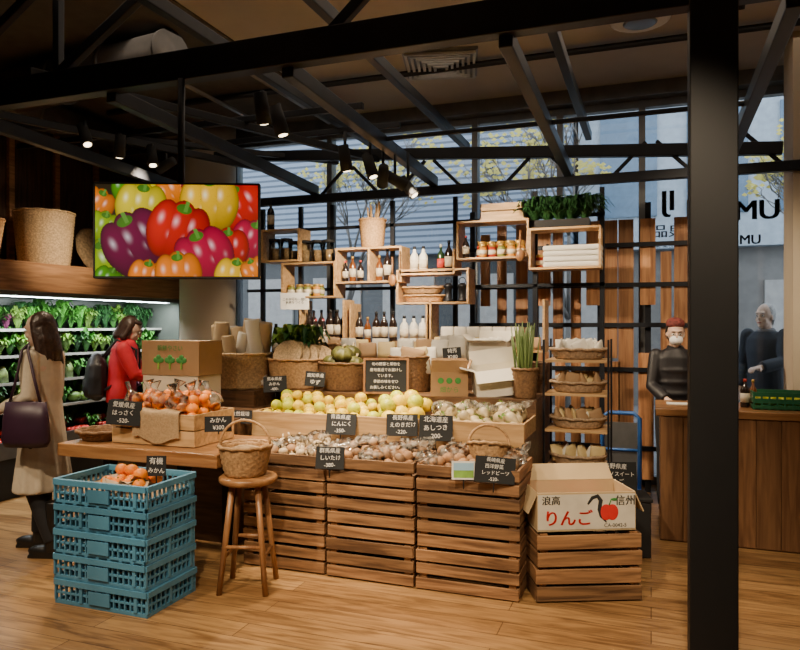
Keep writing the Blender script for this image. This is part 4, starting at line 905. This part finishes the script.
    if hair.get('top',True): hb.sph(hp(.02,.025,.088),(.055,.045,.024),0,12,hr)
    fuse(hb,.007,2,'hair',hair['m'],parent=root)
    for cl in clothes:
        c=B(); ty=pose.get('lean',0)
        if cl['t']=='coat':
            c.loft([(0,ty*max(0,(z-.9)*2),z,rx,ry) for z,rx,ry in cl['rings']],24)
            c.tube([Vector((0,ty-.01,1.37)),Vector((0,ty,cl.get('collar',1.43)))],[.09,.07],n=16)
            if cl.get('folds'):
                z0,rx0_,ry0_=cl['rings'][0]; z1_,rx1_,ry1_=cl['rings'][2]
                for i in range(11):
                    a=2*pi*i/11+.2; c.tube([(rx1_*.86*math.cos(a),ry1_*.86*math.sin(a),z1_+.05),(rx0_*.90*math.cos(a+.08),ry0_*.90*math.sin(a+.08),z0+.002*i)],[.015,.034],n=8)
            for s in(-1,1):
                sh,el,wr,hd,nn=pose['arm%d'%s]; sh=Vector(sh);el=Vector(el);wr=Vector(wr); g=cl.get('g',.018)
                if cl.get('sleeve',True):
                    c.sph(sh,.052+g,0,12); c.tube([sh,(sh+el)/2,el,(el+wr)/2,wr*.92+el*.08],[.052+g,.048+g,.043+g,.040+g,.034+g],n=14)
                    if cl.get('puff'):
                        for i in range(7):
                            t=i/6; p=sh.lerp(el,t*2) if t<.5 else el.lerp(wr,t*2-1); c.sph(p,.062-.012*t,0,12)
                else: c.sph(sh+Vector((-s*.03,0,0)),.055+g,0,12)
            for z in cl.get('quilt',[]): c.lathe([(.16,z-.035),(.18,z),(.16,z+.035)],24,sx=1,sy=.78,c=(0,ty*max(0,(z-.9)*2),0))
            fuse(c,.009,cl.get('sm',4),cl['name'],cl['m'],parent=root)
        elif cl['t']=='trousers':
            c.loft([(0,0,.82,.16,.12),(0,0,.95,.165,.12)],20)
            for s in(-1,1):
                kn=Vector((s*.095,.01,.47))+Vector(pose.get('knee%d'%s,(0,0,0))); an=Vector((s*.10,-.02,.08))+Vector(pose.get('ank%d'%s,(0,0,0)))
                c.tube([Vector((s*.085,0,.88)),Vector((s*.088,0,.7)),kn,an+Vector((0,0,.03))],[.095,.088,.068,.06],n=16)
            fuse(c,.01,3,cl['name'],cl['m'],parent=root)
        elif cl['t']=='shoes':
            for s in(-1,1):
                an=Vector((s*.10,-.02,.08))+Vector(pose.get('ank%d'%s,(0,0,0))); c=B(); c.sph(an+Vector((0,.06,-.037)),(.046,.125,.04),0,14); c.bb(an.x-.04,an.x+.04,an.y-.05,an.y+.165,.0,.022); c.tube([an+Vector((0,0,-.03)),an+Vector((0,0,cl.get('h',.05)))],[.05,.055],n=14)
                fuse(c,.008,2,'shoe',cl['m'],parent=root)
    if mask:
        mb=B().sph(hp(0,.058,-.043),(.060,.056,.045),0,18,hr); mk(mb,'face_mask',mat('mask_white',(.9,.9,.9),.8,var=.02),parent=root)
        for s in(-1,1): mk(B().tube([hp(s*.05,.07,-.03),hp(s*.08,-.005,.0)],.002,n=5),'mask_strap',WHT,parent=root)
    return root
COAT=mat('cream_coat',(.58,.49,.37),.85,0,.06,30,bump=.1); TRB=mat('black_trousers',(.015,.015,.018),.8); BOOT=mat('black_boots',(.012,.011,.011),.4)
RED=mat('red_jacket',(.60,.012,.03),.6,0,.15,10); PUF=mat('black_puffer',(.014,.013,.016),.5); NAVY=mat('navy_coat',(.010,.014,.024),.7,0,.2,10)
CR=[(.44,.215,.165),(.60,.19,.15),(.85,.165,.13),(1.05,.142,.112),(1.20,.158,.115),(1.32,.158,.105),(1.40,.095,.08)]
rzw=math.radians(105)
pose1={'arm1':((.15,0,1.345),(.19,.02,1.08),(.12,.22,1.02),(-.2,1,.0),(0,0,-1)),'arm-1':((-.15,0,1.345),(-.20,-.03,1.09),(-.20,.16,1.00),(.1,1,-.3),(0,0,-1)),'nod':.2,'ank1':(0,.10,0),'knee1':(0,.05,0),'ank-1':(0,-.12,0),'knee-1':(0,-.01,0),'head':(0,.03,1.53)}
lw=(-3.78,3.48,0)
person('person','woman in long cream coat and black boots, dark bag on arm',lw,rzw,pose1,
 [{'t':'coat','name':'coat','m':COAT,'rings':CR,'g':.012,'folds':True},{'t':'trousers','name':'trousers','m':TRB},{'t':'shoes','m':BOOT,'h':.3}],{'m':HAIRB,'len':.15},1.58)
r=ob('handbag',None,loc=lw,rot=(0,0,rzw),label='dark plum leather shoulder bag hanging from an arm',cat='bag')
PLUM=mat('plum_leather',(.040,.015,.034),.45)
mk(B().loft([(-.255,-.05,.74,.045,.14),(-.255,-.05,.78,.06,.16),(-.255,-.05,.92,.055,.15),(-.255,-.05,1.02,.03,.135)],20),'bag_body',PLUM,parent=r)
mk(B().tube([(-.255,-.15,1.00),(-.245,-.10,1.16),(-.205,-.03,1.34),(-.16,-.01,1.385),(-.205,.01,1.34),(-.245,.02,1.16),(-.255,.06,1.00)],.009,n=8),'strap',PLUM,parent=r)
pose2={'arm1':((.175,.04,1.33),(.20,.14,1.10),(.12,.34,1.05),(-.2,1,0),(0,0,-1)),'arm-1':((-.175,.04,1.33),(-.2,.14,1.10),(-.13,.34,1.05),(.2,1,0),(0,0,-1)),'nod':.45,'lean':.04,'head':(0,.09,1.50)}
JR=[(.84,.17,.13),(.92,.175,.13),(1.05,.165,.125),(1.22,.185,.13),(1.33,.18,.115),(1.40,.10,.085)]
p2=(Uq(121,4.95),4.95,0); r2=math.radians(-55)
person('person','person in red jacket with black backpack looking at the cartons',p2,r2,pose2,[{'t':'coat','name':'jacket','m':RED,'rings':JR,'puff':True},{'t':'trousers','name':'trousers','m':TRB},{'t':'shoes','m':BOOT}],{'m':HAIRB,'len':.03},1.60,voxel=.008)
r=ob('backpack',None,loc=p2,rot=(0,0,r2),label='black backpack worn over a red jacket',cat='bag')
fuse(B().sph((0,-.20,1.04),(.15,.10,.22)).sph((0,-.27,.96),(.11,.05,.11)).bb(-.13,.13,-.25,-.14,.88,1.16),.012,4,'pack_body',PUF,parent=r)
for s in(-1,1): mk(B().tube([(s*.10,-.14,1.22),(s*.12,-.02,1.37),(s*.12,.14,1.28),(s*.14,.14,1.10),(s*.12,-.12,.93)],.012,n=7),'strap',PUF,parent=r)
pose3={'arm1':((.17,.02,1.34),(.21,.08,1.08),(.10,.28,.98),(-.6,.8,-.2),(0,0,-1)),'arm-1':((-.17,.02,1.34),(-.21,.08,1.08),(-.10,.28,.98),(.6,.8,-.2),(0,0,-1)),'nod':.15,'head':(0,.03,1.53),'lean':.02}
sp=(Uq(675,6.0),6.0,0)
st=person('person','shop worker in black puffer jacket and white mask at the counter',sp,pi+.1,pose3,[{'t':'coat','name':'puffer_jacket','m':PUF,'rings':JR,'g':.014,'quilt':[.92,1.02,1.12,1.22],'sm':4},{'t':'trousers','name':'trousers','m':TRB},{'t':'shoes','m':BOOT}],{'m':HAIRK,'len':0,'top':False},1.54,mask=True,wid=.93)
hcp=Vector((0,.03,1.53)); hr=Matrix.Rotation(-.15,3,'X'); mk(B().sph(hcp+hr@Vector((0,-.025,.088)),(.084,.096,.052),0,20,hr),'cap',mat('rust_cap',(.16,.03,.025),.8,0,.6,40),parent=st)
pose4={'arm1':((.19,0,1.36),(.25,-.03,1.08),(.22,.10,.86),(0,.5,-1),(0,1,0)),'arm-1':((-.19,0,1.36),(-.24,.12,1.13),(-.16,.38,1.08),(.1,1,0),(0,0,-1)),'head':(0,.03,1.535),'turn':.0}
person('person','grey-haired man in dark navy coat walking past outside the window',(Uq(766,7.45),7.45,-.02),math.radians(142),pose4,[{'t':'coat','name':'coat','m':NAVY,'rings':[(.72,.18,.15)]+[(a,b_+.01,c+.01) for a,b_,c in JR]},{'t':'coat','name':'scarf','m':mat('grey_scarf',(.16,.16,.17),.8),'rings':[(1.33,.09,.09),(1.42,.09,.09)],'sleeve':False,'g':-.03},{'t':'trousers','name':'trousers','m':TRB},{'t':'shoes','m':BOOT}],{'m':HAIRG,'len':0,'top':False},1.72,wid=.92)
# ================= WORLD, CAMERA
w=bpy.data.worlds.new('world'); SC.world=w; w.use_nodes=True; bgn=w.node_tree.nodes['Background']; bgn.inputs[0].default_value=(.82,.90,1.0,1); bgn.inputs[1].default_value=3.1
cam=bpy.data.cameras.new('camera'); cam.sensor_width=36; cam.lens=690/800*36; cam.clip_start=.05
co=bpy.data.objects.new('camera',cam); COL.objects.link(co); co.location=(0,0,1.5); co.rotation_euler=(pi/2,0,math.radians(20)); SC.camera=co
for p in ALLP:
    if not p.used: print('UNUSED',p.r.name); kill(p.r)
